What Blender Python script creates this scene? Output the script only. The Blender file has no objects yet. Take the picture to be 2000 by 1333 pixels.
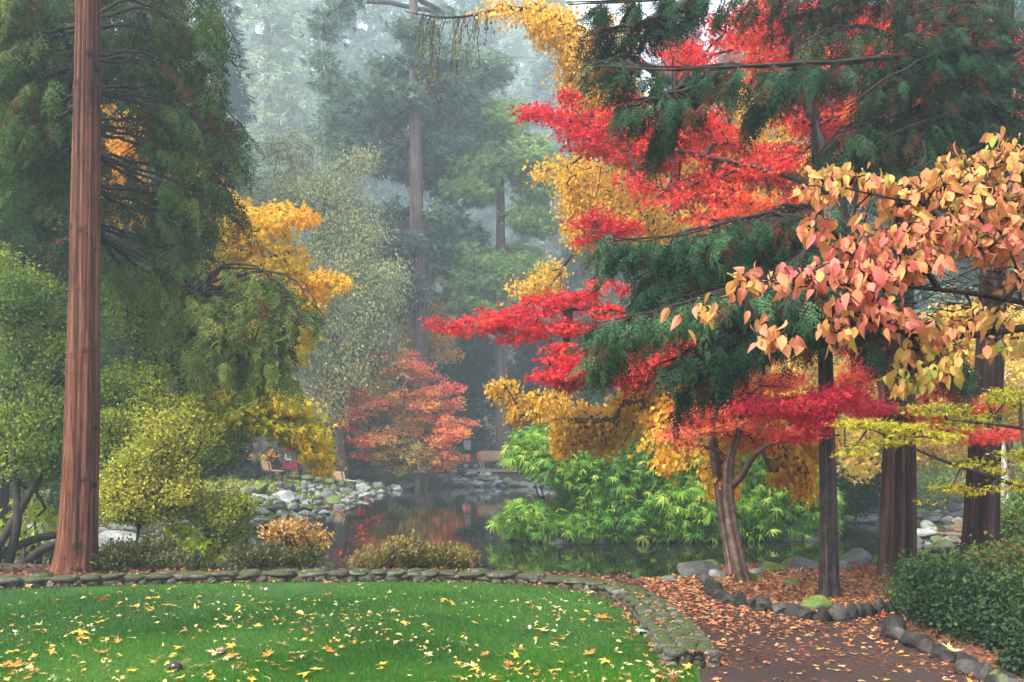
import bpy, math, random
import numpy as np
from mathutils import Matrix, Vector

sc = bpy.context.scene
COL = sc.collection
PI = math.pi
F = 2000.0; HY = 860.0; CZ = 1.7
WZ = -0.6                      # pond water level

def Wp(px, py, d):
    return np.array([(px - 1000.0) * d / F, d, CZ + (HY - py) * d / F])

# ------------------------------------------------------------------ noise
def sn(P, f, seed, k=7):
    r = np.random.RandomState(seed)
    K = r.normal(size=(k, 3)); K /= np.linalg.norm(K, axis=1)[:, None]
    K *= r.uniform(.6, 1.5, size=(k, 1))
    ph = r.uniform(0, 2 * PI, k)
    return np.sin(P @ K.T * f + ph).sum(1) / math.sqrt(k)

def norm(a):
    return a / np.maximum(np.linalg.norm(a, axis=-1, keepdims=True), 1e-9)

# ------------------------------------------------------------------ mesh buffer
class Buf:
    def __init__(s):
        s.V = []; s.I = []; s.S = []; s.A = []; s.n = 0
    def add(s, V, I, S, A=0.5):
        V = np.asarray(V, float).reshape(-1, 3); I = np.asarray(I, int).ravel(); S = np.asarray(S, int).ravel()
        s.V.append(V); s.I.append(I + s.n); s.S.append(S)
        s.A.append(np.broadcast_to(np.asarray(A, float), S.shape).copy()); s.n += len(V)
    def inst(s, tm, pos, X, N, S, A):
        tv, ti, ts = tm
        n = len(pos)
        if n == 0: return
        X = norm(X); Y = norm(np.cross(N, X)); Z = np.cross(X, Y)
        S = np.broadcast_to(S, (n,))
        V = pos[:, None, :] + S[:, None, None] * (tv[None, :, 0:1] * X[:, None, :] + tv[None, :, 1:2] * Y[:, None, :] + tv[None, :, 2:3] * Z[:, None, :])
        I = (ti[None, :] + (np.arange(n) * len(tv))[:, None])
        s.add(V.reshape(-1, 3), I.ravel(), np.tile(ts, n), np.repeat(A, len(ts)))
    def box(s, c, size, R=None, A=.5):
        c = np.array(c, float); h = np.array(size, float) / 2
        v = np.array([[x, y, z] for x in (-1, 1) for y in (-1, 1) for z in (-1, 1)]) * h
        if R is not None: v = v @ np.array(R).T
        s.add(v + c, [0,1,3,2, 4,6,7,5, 0,4,5,1, 2,3,7,6, 0,2,6,4, 1,5,7,3], [4]*6, A)
    def tube(s, P, R, sides=8, A=.5, cap=True):
        P = np.asarray(P, float); R = np.broadcast_to(R, (len(P),))
        T = norm(np.gradient(P, axis=0))
        up = np.array([0, 0, 1.0]) if abs(T[0, 2]) < .9 else np.array([1.0, 0, 0])
        U = norm(np.cross(T, up)); Vv = np.cross(T, U)
        th = np.linspace(0, 2 * PI, sides, endpoint=False)
        V = P[:, None] + R[:, None, None] * (np.cos(th)[None, :, None] * U[:, None] + np.sin(th)[None, :, None] * Vv[:, None])
        I, S = gridfaces(len(P), sides, True)
        V = V.reshape(-1, 3)
        if cap:
            I = list(I) + list(range(sides))[::-1] + [(len(P) - 1) * sides + i for i in range(sides)]
            S = list(S) + [sides, sides]
        s.add(V, I, S, A)
    def segs(s, A_, B_, ra, rb, sides=5, att=.5):
        A_ = np.asarray(A_); B_ = np.asarray(B_)
        if len(A_) == 0: return
        T = norm(B_ - A_)
        up = np.where(np.abs(T[:, 2:3]) < .9, np.array([[0, 0, 1.0]]), np.array([[1.0, 0, 0]]))
        U = norm(np.cross(T, up)); Vv = np.cross(T, U)
        th = np.linspace(0, 2 * PI, sides, endpoint=False)
        ring = np.cos(th)[None, :, None] * U[:, None] + np.sin(th)[None, :, None] * Vv[:, None]
        V = np.concatenate([A_[:, None] + ra[:, None, None] * ring, B_[:, None] + rb[:, None, None] * ring], 1)
        I, S = gridfaces(2, sides, True)
        n = len(A_)
        s.add(V.reshape(-1, 3), (np.asarray(I)[None] + (np.arange(n) * 2 * sides)[:, None]).ravel(), np.tile(S, n), att)
    def mesh(s, name, mat, smooth=False):
        me = bpy.data.meshes.new(name)
        V = np.concatenate(s.V); I = np.concatenate(s.I); S = np.concatenate(s.S); A = np.concatenate(s.A)
        me.vertices.add(len(V)); me.vertices.foreach_set('co', V.astype(np.float32).ravel())
        me.loops.add(len(I)); me.loops.foreach_set('vertex_index', I.astype(np.int32))
        me.polygons.add(len(S))
        st = np.concatenate([[0], np.cumsum(S)[:-1]]).astype(np.int32)
        me.polygons.foreach_set('loop_start', st)
        try: me.polygons.foreach_set('loop_total', S.astype(np.int32))
        except Exception: pass
        at = me.attributes.new('v', 'FLOAT', 'FACE'); at.data.foreach_set('value', A.astype(np.float32))
        me.polygons.foreach_set('use_smooth', np.full(len(S), smooth))
        me.materials.append(mat)
        me.update(calc_edges=True)
        return me
    def build(s, name, mat, parent=None, smooth=False, loc=None):
        """vertices are in world space; the object origin goes to the parent's place (or loc)"""
        o0 = np.array(parent.location if parent is not None else (loc if loc is not None else (0, 0, 0)))
        for v in s.V: v -= o0
        me = s.mesh(name, mat, smooth)
        o = bpy.data.objects.new(name, me); COL.objects.link(o)
        if parent is not None: o.parent = parent
        elif loc is not None: o.location = loc
        return o

def gridfaces(rows, cols, wrap):
    i = np.arange(rows - 1)[:, None]; j = np.arange(cols if wrap else cols - 1)[None, :]
    a = i * cols + j; b = i * cols + (j + 1) % cols
    q = np.stack([a, b, b + cols, a + cols], -1).reshape(-1)
    return q, np.full(len(q) // 4, 4)

def tag(o, label=None, cat=None, group=None, kind=None):
    if label: o['label'] = label
    if cat: o['category'] = cat
    if group: o['group'] = group
    if kind: o['kind'] = kind
    return o

def empty(name, loc, label=None, cat=None, group=None):
    o = bpy.data.objects.new(name, None); COL.objects.link(o); o.location = tuple(float(x) for x in loc)
    o.empty_display_size = .2
    return tag(o, label, cat, group)

# ------------------------------------------------------------------ materials
def nodes_of(name):
    m = bpy.data.materials.new(name); m.use_nodes = True
    nt = m.node_tree; nt.nodes.clear()
    out = nt.nodes.new('ShaderNodeOutputMaterial')
    return m, nt, out

def N(nt, t, **kw):
    n = nt.nodes.new(t)
    for k, v in kw.items():
        if k.startswith('i_'): n.inputs[k[2:].replace('_', ' ')].default_value = v
        else: setattr(n, k, v)
    return n

def ramp(nt, stops, src, interp='LINEAR'):
    r = nt.nodes.new('ShaderNodeValToRGB'); cr = r.color_ramp; cr.interpolation = interp
    while len(cr.elements) < len(stops): cr.elements.new(.5)
    for e, (p, c) in zip(cr.elements, stops):
        e.position = p; e.color = (*c, 1) if len(c) == 3 else c
    nt.links.new(src, r.inputs[0])
    return r

def mat_leaf(name, stops, trans=.3, rough=.5, spec=.35, vary=.0):
    m, nt, out = nodes_of(name); L = nt.links.new
    a = N(nt, 'ShaderNodeAttribute', attribute_name='v')
    src = a.outputs['Fac']
    if vary:
        tc = N(nt, 'ShaderNodeTexCoord'); nz = N(nt, 'ShaderNodeTexNoise'); nz.inputs['Scale'].default_value = vary
        nz.inputs['Detail'].default_value = 3
        L(tc.outputs['Object'], nz.inputs['Vector'])
        ma = N(nt, 'ShaderNodeMath', operation='MULTIPLY_ADD'); ma.inputs[1].default_value = .7
        L(nz.outputs[0], ma.inputs[0]); sb = N(nt, 'ShaderNodeMath', operation='SUBTRACT'); sb.inputs[1].default_value = .35
        L(src, sb.inputs[0]); L(sb.outputs[0], ma.inputs[2]); src = ma.outputs[0]
    r = ramp(nt, stops, src)
    p = N(nt, 'ShaderNodeBsdfPrincipled'); p.inputs['Roughness'].default_value = rough
    p.inputs['Specular IOR Level'].default_value = spec
    t = N(nt, 'ShaderNodeBsdfTranslucent'); mx = N(nt, 'ShaderNodeMixShader'); mx.inputs[0].default_value = trans
    L(r.outputs[0], p.inputs['Base Color']); L(r.outputs[0], t.inputs['Color'])
    L(p.outputs[0], mx.inputs[1]); L(t.outputs[0], mx.inputs[2]); L(mx.outputs[0], out.inputs['Surface'])
    return m

def mat_bark(name, stops, sx=9, sz=1.2, bump=.6, moss=None, attr=True):
    m, nt, out = nodes_of(name); L = nt.links.new
    tc = N(nt, 'ShaderNodeTexCoord'); mp = N(nt, 'ShaderNodeMapping'); mp.inputs['Scale'].default_value = (sx, sx, sz)
    L(tc.outputs['Object'], mp.inputs['Vector'])
    n1 = N(nt, 'ShaderNodeTexNoise'); n1.inputs['Scale'].default_value = 1.0; n1.inputs['Detail'].default_value = 8; n1.inputs['Roughness'].default_value = .7
    n1.inputs['Distortion'].default_value = .6
    L(mp.outputs[0], n1.inputs['Vector'])
    n2 = N(nt, 'ShaderNodeTexNoise'); n2.inputs['Scale'].default_value = 1.1; n2.inputs['Detail'].default_value = 3
    L(tc.outputs['Object'], n2.inputs['Vector'])
    ad = N(nt, 'ShaderNodeMath', operation='MULTIPLY_ADD'); ad.inputs[1].default_value = .35; L(n2.outputs[0], ad.inputs[0]); L(n1.outputs[0], ad.inputs[2])
    sb = N(nt, 'ShaderNodeMath', operation='SUBTRACT'); sb.inputs[1].default_value = .175; L(ad.outputs[0], sb.inputs[0])
    src = sb.outputs[0]
    if attr:
        a = N(nt, 'ShaderNodeAttribute', attribute_name='v')
        a2 = N(nt, 'ShaderNodeMath', operation='ADD'); L(a.outputs['Fac'], a2.inputs[0]); L(src, a2.inputs[1])
        a3 = N(nt, 'ShaderNodeMath', operation='SUBTRACT'); a3.inputs[1].default_value = .5; L(a2.outputs[0], a3.inputs[0]); src = a3.outputs[0]
    r = ramp(nt, stops, src)
    colr = r.outputs[0]
    if moss:
        n3 = N(nt, 'ShaderNodeTexNoise'); n3.inputs['Scale'].default_value = 5; n3.inputs['Detail'].default_value = 5
        L(tc.outputs['Object'], n3.inputs['Vector'])
        rr = ramp(nt, [(.52, (0, 0, 0)), (.62, (1, 1, 1))], n3.outputs[0])
        mxc = N(nt, 'ShaderNodeMix', data_type='RGBA'); L(rr.outputs[0], mxc.inputs[0]); L(colr, mxc.inputs[6]); mxc.inputs[7].default_value = (*moss, 1)
        colr = mxc.outputs[2]
    p = N(nt, 'ShaderNodeBsdfPrincipled'); p.inputs['Roughness'].default_value = .85; p.inputs['Specular IOR Level'].default_value = .25
    L(colr, p.inputs['Base Color'])
    b = N(nt, 'ShaderNodeBump'); b.inputs['Strength'].default_value = bump; b.inputs['Distance'].default_value = .03
    L(n1.outputs[0], b.inputs['Height']); L(b.outputs[0], p.inputs['Normal']); L(p.outputs[0], out.inputs['Surface'])
    return m

def mat_rock(name, c1, c2, moss=.0, mosscol=(.06, .085, .015), scale=3.0, lich=(.45, .46, .42)):
    m, nt, out = nodes_of(name); L = nt.links.new
    tc = N(nt, 'ShaderNodeTexCoord'); oi = N(nt, 'ShaderNodeObjectInfo')
    g = N(nt, 'ShaderNodeNewGeometry')
    nA = N(nt, 'ShaderNodeTexNoise'); nA.inputs['Scale'].default_value = scale; nA.inputs['Detail'].default_value = 9; nA.inputs['Roughness'].default_value = .65
    nB = N(nt, 'ShaderNodeTexNoise'); nB.inputs['Scale'].default_value = scale * 7; nB.inputs['Detail'].default_value = 4
    L(g.outputs['Position'], nA.inputs['Vector']); L(g.outputs['Position'], nB.inputs['Vector'])
    a = N(nt, 'ShaderNodeAttribute', attribute_name='v')
    s1 = N(nt, 'ShaderNodeMath', operation='MULTIPLY_ADD'); s1.inputs[1].default_value = .45; L(oi.outputs['Random'], s1.inputs[0]); L(nA.outputs[0], s1.inputs[2])
    s2 = N(nt, 'ShaderNodeMath', operation='MULTIPLY_ADD'); s2.inputs[1].default_value = .5; L(a.outputs['Fac'], s2.inputs[0]); L(s1.outputs[0], s2.inputs[2])
    s3 = N(nt, 'ShaderNodeMath', operation='SUBTRACT'); s3.inputs[1].default_value = .47; L(s2.outputs[0], s3.inputs[0])
    r = ramp(nt, [(.25, c1), (.6, c2), (.85, lich)], s3.outputs[0])
    sp = ramp(nt, [(.3, (.45, .45, .45)), (.55, (1, 1, 1)), (.75, (1.15, 1.15, 1.15))], nB.outputs[0])
    mu = N(nt, 'ShaderNodeMix', data_type='RGBA', blend_type='MULTIPLY'); mu.inputs[0].default_value = .7
    L(r.outputs[0], mu.inputs[6]); L(sp.outputs[0], mu.inputs[7]); colr = mu.outputs[2]
    if moss:
        sx = N(nt, 'ShaderNodeSeparateXYZ'); L(g.outputs['Normal'], sx.inputs[0])
        nC = N(nt, 'ShaderNodeTexNoise'); nC.inputs['Scale'].default_value = scale * 1.3; nC.inputs['Detail'].default_value = 6
        L(g.outputs['Position'], nC.inputs['Vector'])
        q = N(nt, 'ShaderNodeMath', operation='MULTIPLY_ADD'); q.inputs[1].default_value = .28; L(sx.outputs[2], q.inputs[0]); L(nC.outputs[0], q.inputs[2])
        rr = ramp(nt, [(.86 - .42 * moss, (0, 0, 0)), (.95 - .42 * moss, (1, 1, 1))], q.outputs[0])
        mc = ramp(nt, [(.35, mosscol), (.65, tuple(c * 2.0 for c in mosscol))], nB.outputs[0])
        mx = N(nt, 'ShaderNodeMix', data_type='RGBA'); L(rr.outputs[0], mx.inputs[0]); L(colr, mx.inputs[6]); L(mc.outputs[0], mx.inputs[7]); colr = mx.outputs[2]
    p = N(nt, 'ShaderNodeBsdfPrincipled'); p.inputs['Roughness'].default_value = .75; p.inputs['Specular IOR Level'].default_value = .3
    L(colr, p.inputs['Base Color'])
    b = N(nt, 'ShaderNodeBump'); b.inputs['Strength'].default_value = .7; b.inputs['Distance'].default_value = .02
    L(nB.outputs[0], b.inputs['Height']); L(b.outputs[0], p.inputs['Normal']); L(p.outputs[0], out.inputs['Surface'])
    return m

def mat_ground(name, stops, scale=3, detail=8, rough=.9, bump=.5, scale2=None, stops2=None):
    m, nt, out = nodes_of(name); L = nt.links.new
    g = N(nt, 'ShaderNodeNewGeometry')
    n1 = N(nt, 'ShaderNodeTexNoise'); n1.inputs['Scale'].default_value = scale; n1.inputs['Detail'].default_value = detail; n1.inputs['Roughness'].default_value = .7
    L(g.outputs['Position'], n1.inputs['Vector'])
    r = ramp(nt, stops, n1.outputs[0]); colr = r.outputs[0]
    if scale2:
        n2 = N(nt, 'ShaderNodeTexNoise'); n2.inputs['Scale'].default_value = scale2; n2.inputs['Detail'].default_value = 3
        L(g.outputs['Position'], n2.inputs['Vector'])
        r2 = ramp(nt, stops2, n2.outputs[0])
        mu = N(nt, 'ShaderNodeMix', data_type='RGBA', blend_type='MULTIPLY'); mu.inputs[0].default_value = 1
        L(colr, mu.inputs[6]); L(r2.outputs[0], mu.inputs[7]); colr = mu.outputs[2]
    p = N(nt, 'ShaderNodeBsdfPrincipled'); p.inputs['Roughness'].default_value = rough; p.inputs['Specular IOR Level'].default_value = .3
    L(colr, p.inputs['Base Color'])
    b = N(nt, 'ShaderNodeBump'); b.inputs['Strength'].default_value = bump; b.inputs['Distance'].default_value = .02
    L(n1.outputs[0], b.inputs['Height']); L(b.outputs[0], p.inputs['Normal']); L(p.outputs[0], out.inputs['Surface'])
    return m

def mat_plain(name, col, rough=.5, metal=0, grain=None):
    m, nt, out = nodes_of(name); L = nt.links.new
    p = N(nt, 'ShaderNodeBsdfPrincipled'); p.inputs['Roughness'].default_value = rough; p.inputs['Metallic'].default_value = metal
    tc = N(nt, 'ShaderNodeTexCoord'); n1 = N(nt, 'ShaderNodeTexNoise'); n1.inputs['Scale'].default_value = grain or 6; n1.inputs['Detail'].default_value = 5
    L(tc.outputs['Object'], n1.inputs['Vector'])
    r = ramp(nt, [(.3, tuple(c * .75 for c in col)), (.7, tuple(min(1, c * 1.2) for c in col))], n1.outputs[0])
    L(r.outputs[0], p.inputs['Base Color']); L(p.outputs[0], out.inputs['Surface'])
    return m

M = {}
M['needle_mid'] = mat_leaf('needle_mid', [(.0, (.12, .045, .012)), (.06, (.013, .03, .008)), (.35, (.033, .07, .015)), (.68, (.082, .145, .028)), (1, (.2, .2, .045))], .25, .7, .15)
M['needle_blue'] = mat_leaf('needle_blue', [(.0, (.14, .04, .014)), (.07, (.007, .017, .008)), (.4, (.017, .048, .021)), (.7, (.036, .095, .04)), (1, (.085, .17, .065))], .2, .7, .12)
M['needle_dark'] = mat_leaf('needle_dark', [(.0, (.07, .025, .01)), (.12, (.012, .026, .01)), (.5, (.025, .06, .022)), (1, (.06, .13, .045))], .2, .7, .15)
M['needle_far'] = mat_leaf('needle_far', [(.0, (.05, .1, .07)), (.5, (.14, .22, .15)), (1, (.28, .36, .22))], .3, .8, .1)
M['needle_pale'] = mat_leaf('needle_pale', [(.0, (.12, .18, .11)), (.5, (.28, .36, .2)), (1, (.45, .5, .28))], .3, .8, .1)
M['needle_fresh'] = mat_leaf('needle_fresh', [(.0, (.07, .16, .04)), (.5, (.18, .32, .09)), (1, (.36, .46, .15))], .3, .8, .1)
M['leaf_yellowgreen'] = mat_leaf('leaf_yellowgreen', [(.0, (.04, .1, .01)), (.35, (.15, .23, .02)), (.65, (.39, .39, .04)), (1, (.62, .5, .08))], .35, .6, .2)
M['leaf_green'] = mat_leaf('leaf_green', [(.0, (.025, .06, .012)), (.5, (.07, .15, .02)), (.85, (.18, .26, .03)), (1, (.4, .12, .05))], .3)
M['leaf_shrub'] = mat_leaf('leaf_shrub', [(.0, (.008, .02, .008)), (.5, (.02, .055, .014)), (.85, (.08, .14, .02)), (1, (.24, .1, .05))], .25, .5, .25)
M['leaf_olive'] = mat_leaf('leaf_olive', [(.0, (.04, .045, .012)), (.4, (.1, .11, .02)), (.7, (.2, .18, .035)), (1, (.32, .17, .07))], .3)
M['leaf_tan'] = mat_leaf('leaf_tan', [(.0, (.2, .1, .025)), (.5, (.45, .24, .06)), (1, (.6, .38, .13))], .35)
M['leaf_bigmaple'] = mat_leaf('leaf_bigmaple', [(.0, (.12, .22, .01)), (.25, (.4, .42, .012)), (.5, (.78, .5, .012)), (.75, (.8, .33, .015)), (1, (.42, .09, .02))], .4)
M['leaf_gold'] = mat_leaf('leaf_gold', [(.0, (.38, .28, .03)), (.35, (.6, .36, .03)), (.7, (.78, .42, .03)), (1, (.8, .3, .035))], .4)
M['leaf_gold_pale'] = mat_leaf('leaf_gold_pale', [(.0, (.45, .36, .05)), (.5, (.72, .52, .1)), (1, (.8, .38, .07))], .4)
M['leaf_scarlet'] = mat_leaf('leaf_scarlet', [(.0, (.28, .008, .02)), (.22, (.6, .012, .035)), (.45, (.78, .03, .04)), (.7, (.78, .11, .03)), (1, (.78, .33, .05))], .42)
M['leaf_coral'] = mat_leaf('leaf_coral', [(.0, (.36, .38, .04)), (.22, (.72, .46, .07)), (.45, (.85, .3, .1)), (.68, (.85, .13, .08)), (.85, (.8, .05, .07)), (1, (.82, .02, .07))], .42)
M['leaf_dogwood'] = mat_leaf('leaf_dogwood', [(.0, (.22, .28, .05)), (.15, (.5, .35, .08)), (.42, (.64, .28, .1)), (.7, (.64, .2, .13)), (1, (.58, .1, .13))], .3, .6, .2, vary=14)
M['leaf_willow'] = mat_leaf('leaf_willow', [(.0, (.09, .11, .045)), (.5, (.24, .27, .11)), (.85, (.42, .42, .18)), (1, (.6, .42, .1))], .3, .7, .15)
M['leaf_bamboo'] = mat_leaf('leaf_bamboo', [(.0, (.014, .07, .006)), (.45, (.09, .25, .018)), (.75, (.25, .43, .03)), (1, (.46, .52, .08))], .3, .5, .3)
M['leaf_layer'] = mat_leaf('leaf_layer', [(.0, (.16, .19, .012)), (.5, (.42, .36, .012)), (1, (.65, .42, .015))], .35)
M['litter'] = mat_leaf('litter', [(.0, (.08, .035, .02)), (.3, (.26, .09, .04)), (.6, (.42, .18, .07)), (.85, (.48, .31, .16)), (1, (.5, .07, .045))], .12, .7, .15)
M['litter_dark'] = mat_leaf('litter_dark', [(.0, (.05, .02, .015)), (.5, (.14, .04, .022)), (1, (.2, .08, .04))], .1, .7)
M['grass'] = mat_leaf('grass', [(.0, (.02, .075, .006)), (.5, (.05, .175, .01)), (.85, (.1, .26, .02)), (1, (.26, .28, .06))], .3, .6, .2)
M['lawnleaf_a'] = mat_leaf('lawnleaf_yellow', [(0, (.5, .3, .03)), (1, (.7, .46, .06))], .2, .5)
M['lawnleaf_b'] = mat_leaf('lawnleaf_cream', [(0, (.42, .3, .12)), (1, (.58, .47, .24))], .2, .5)
M['lawnleaf_c'] = mat_leaf('lawnleaf_orange', [(0, (.42, .13, .03)), (1, (.66, .25, .03))], .2, .5)
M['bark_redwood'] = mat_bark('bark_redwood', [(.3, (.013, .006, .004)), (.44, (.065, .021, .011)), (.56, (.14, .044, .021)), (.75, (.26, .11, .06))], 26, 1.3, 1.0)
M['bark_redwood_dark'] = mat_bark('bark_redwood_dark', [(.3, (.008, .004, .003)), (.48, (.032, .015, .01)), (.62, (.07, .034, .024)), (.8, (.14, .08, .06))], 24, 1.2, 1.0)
M['bark_grey'] = mat_bark('bark_grey', [(.3, (.01, .007, .006)), (.5, (.04, .027, .022)), (.75, (.11, .085, .07))], 18, 5, .9)
M['bark_smooth'] = mat_bark('bark_smooth', [(.3, (.025, .015, .012)), (.5, (.075, .042, .032)), (.75, (.18, .12, .1))], 9, 9, .45)
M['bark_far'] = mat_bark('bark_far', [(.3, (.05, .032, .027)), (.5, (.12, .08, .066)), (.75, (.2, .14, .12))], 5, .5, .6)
M['bark_dark'] = mat_bark('bark_dark', [(.3, (.012, .008, .007)), (.6, (.04, .028, .022)), (.85, (.1, .075, .06))], 14, 4, .5)
M['bark_white'] = mat_bark('bark_white', [(.3, (.12, .11, .1)), (.5, (.36, .34, .32)), (.75, (.5, .48, .45))], 5, 12, .3)
M['rock_pale'] = mat_rock('rock_pale', (.085, .088, .085), (.24, .245, .24), .2, lich=(.42, .42, .41))
M['rock_grey'] = mat_rock('rock_grey', (.045, .047, .048), (.14, .142, .142), .35, lich=(.32, .33, .3))
M['rock_moss'] = mat_rock('rock_moss', (.05, .05, .045), (.14, .14, .13), .85)
M['rock_edge'] = mat_rock('rock_edge', (.01, .0085, .0075), (.034, .029, .026), .1, scale=6, lich=(.085, .075, .066))
M['wall_stone'] = mat_rock('wall_stone', (.017, .015, .012), (.06, .052, .043), .55, (.024, .034, .006), 7, lich=(.17, .16, .14))
M['mortar'] = mat_rock('mortar', (.02, .018, .012), (.05, .045, .034), .6, (.035, .05, .01), 5, lich=(.08, .07, .06))
M['lawn_scrap'] = mat_leaf('lawn_scrap', [(0, (.45, .2, .05)), (.4, (.6, .4, .12)), (.8, (.65, .55, .32)), (1, (.7, .66, .5))], .15, .7, .1)
M['moss'] = mat_leaf('moss', [(0, (.03, .05, .008)), (1, (.1, .13, .015))], .1, .9, .1)
M['ground'] = mat_ground('ground', [(.3, (.012, .014, .006)), (.5, (.03, .026, .012)), (.62, (.06, .036, .018)), (.75, (.11, .065, .035))], 5)
M['lawn_soil'] = mat_ground('lawn_soil', [(.3, (.015, .045, .006)), (.7, (.035, .1, .01))], 3)
M['asphalt'] = mat_ground('asphalt', [(.3, (.018, .011, .009)), (.5, (.034, .021, .018)), (.7, (.055, .034, .028))], 40, 6, .8, .35, .8, [(.35, (.65, .5, .45)), (.65, (1.25, 1.1, 1.05))])
M['bed_soil'] = mat_ground('bed_soil', [(.3, (.06, .028, .016)), (.55, (.16, .075, .04)), (.75, (.28, .15, .08))], 30)
M['far_gravel'] = mat_ground('far_gravel', [(.3, (.2, .13, .1)), (.6, (.32, .23, .18)), (.8, (.4, .3, .24))], 4)
M['wood'] = mat_plain('bench_wood', (.33, .19, .1), .6, grain=14)
M['wood_pale'] = mat_plain('bench_wood_pale', (.42, .3, .16), .6, grain=14)
M['iron'] = mat_plain('iron', (.03, .03, .03), .5)
M['concrete'] = mat_plain('concrete', (.35, .34, .31), .9)
M['red'] = mat_plain('red_paint', (.38, .015, .03), .35)
M['orange'] = mat_plain('orange_paint', (.8, .09, .01), .4)
M['black'] = mat_plain('black_plastic', (.015, .016, .018), .5)
M['rubber'] = mat_plain('rubber', (.02, .02, .02), .8)
M['grey_metal'] = mat_plain('grey_metal', (.22, .23, .24), .4)
M['white'] = mat_plain('white_paint', (.6, .6, .62), .4)
M['teal'] = mat_plain('teal_paper', (.2, .42, .38), .6)
M['dome'] = mat_plain('dark_glossy', (.018, .012, .014), .12)

# ------------------------------------------------------------------ templates
def T(V, faces):
    V = np.array(V, float); I = np.concatenate([np.array(f) for f in faces]); S = np.array([len(f) for f in faces])
    return V, I, S

def t_frond(k=7, spread=1.0, droop=.25, rng=None, wid=.055, ln=.36):
    V = []; Fc = []
    for i in range(k):
        x = (i + .4) / k
        L = ln * (1 - .75 * x) * (0.6 + .4 * min(1, x * 4))
        for s in (-1, 1):
            a = math.radians(48 - 12 * x) * s
            z0 = -droop * x * x
            b = len(V)
            jj = (rng.uniform(-.25, .25) if rng is not None else 0)
            dx, dy = math.cos(a + jj * .5), math.sin(a + jj * .5) * spread
            V += [(x, 0, z0), (x + dx * L * .5 + wid * .8, dy * L * .5, z0 + .02 + jj * .12), (x + dx * L, dy * L, z0 - .05 + jj * .2), (x + dx * L * .5 - wid * .6, dy * L * .5 + wid * s, z0 - .02)]
            Fc.append((b, b + 1, b + 2, b + 3) if s < 0 else (b, b + 3, b + 2, b + 1))
    b = len(V); z0 = -droop
    V += [(.8, .0, -droop * .64), (.95, .03, z0 * .9), (1.15, 0, z0 * 1.2), (.95, -.03, z0 * .9)]; Fc.append((b, b + 1, b + 2, b + 3))
    return T(V, Fc)

def t_tuft(k, rng, cone=.9, w=.07):
    V = []; Fc = []
    for i in range(k):
        u = rng.normal(size=3); u /= np.linalg.norm(u)
        d = np.array([1.0, 0, 0]) + u * cone; d /= np.linalg.norm(d)
        L = rng.uniform(.6, 1.0); o = np.array([rng.uniform(0, .45), 0, 0])
        s = np.cross(d, rng.normal(size=3)); s /= np.linalg.norm(s)
        b = len(V)
        V += [o, o + d * L * .5 + s * w, o + d * L, o + d * L * .5 - s * w]; Fc.append((b, b + 1, b + 2, b + 3))
    return T(V, Fc)

def t_maple(lobes=5, cup=.15, jit=None, notch=.42):
    # palmate leaf: fan of kites around the stem point
    angs = np.linspace(-118, 118, lobes) if lobes == 5 else np.linspace(-130, 130, lobes)
    lens = {5: [.5, .8, 1.0, .8, .5], 7: [.4, .68, .88, 1.0, .88, .68, .4]}[lobes]
    V = [(0, 0, 0)]; Fc = []
    ring = []
    for i, (a, l) in enumerate(zip(angs, lens)):
        a = math.radians(a)
        if jit is not None: l *= jit.uniform(.85, 1.1)
        ring.append((math.cos(a) * l, math.sin(a) * l, -cup * l * l * (1 + (jit.uniform(-1.6, 1.6) if jit is not None else 0))))
        if i < lobes - 1:
            a2 = math.radians((angs[i] + angs[i + 1]) / 2); l2 = notch * min(l, lens[i + 1]) + .05
            ring.append((math.cos(a2) * l2, math.sin(a2) * l2, cup * .3))
    n0 = len(V); V += ring
    # base notch
    V.append((-.05, .12, 0)); V.append((-.05, -.12, 0))
    # kite per lobe
    for i in range(lobes):
        t = n0 + 2 * i
        l = n0 + 2 * i - 1 if i > 0 else len(V) - 1
        r = n0 + 2 * i + 1 if i < lobes - 1 else len(V) - 2
        Fc.append((0, l, t, r))
    V = np.array(V); V[:, 0] += .25; V *= .75
    return T(V, Fc)

def t_big_maple(rng, curl=.3, stem=True):
    # detailed lobed leaf: lobes with shoulder points
    V = [(0, 0, 0.02)]; Fc = []; per = []
    angs = [-115, -62, 0, 62, 115]; lens = [.55, .9, 1.05, .9, .55]
    pr = None; pts = []
    for i, (a, l) in enumerate(zip(angs, lens)):
        l *= rng.uniform(.85, 1.1); a += rng.uniform(-6, 6)
        def P(aa, ll, up):
            aa = math.radians(aa); return (math.cos(aa) * ll, math.sin(aa) * ll, up)
        lift = curl * rng.uniform(-.3, 1.0)
        pts += [P(a - 22, l * .42, .02 + lift * .1), P(a - 15, l * .72, lift * .45), P(a - 7, l * .66, lift * .4), P(a, l, lift), P(a + 7, l * .66, lift * .4), P(a + 15, l * .72, lift * .45), P(a + 22, l * .42, .02 + lift * .1)]
    V += pts
    n = len(pts)
    for i in range(5):
        b = 1 + i * 7
        Fc += [(0, b, b + 1, b + 2), (0, b + 2, b + 3, b + 4), (0, b + 4, b + 5, b + 6)]
        if i < 4: Fc.append((0, b + 6, b + 7))
    if stem:
        b = len(V); V += [(0, .012, .02), (-.55, .05, .12), (-.9, .02, .05 + .2 * rng.rand()), (-.55, .02, .1), (0, -.012, .02)]
        Fc += [(b, b + 1, b + 3, b + 4), (b + 1, b + 2, b + 3)]
    V = np.array(V, float); V[:, 0] *= rng.uniform(.8, 1); 
    fold = rng.uniform(0, .5); V[:, 2] += fold * np.abs(V[:, 1]) * (.3 + .6 * rng.rand()) + .05
    return T(V, Fc)

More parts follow.
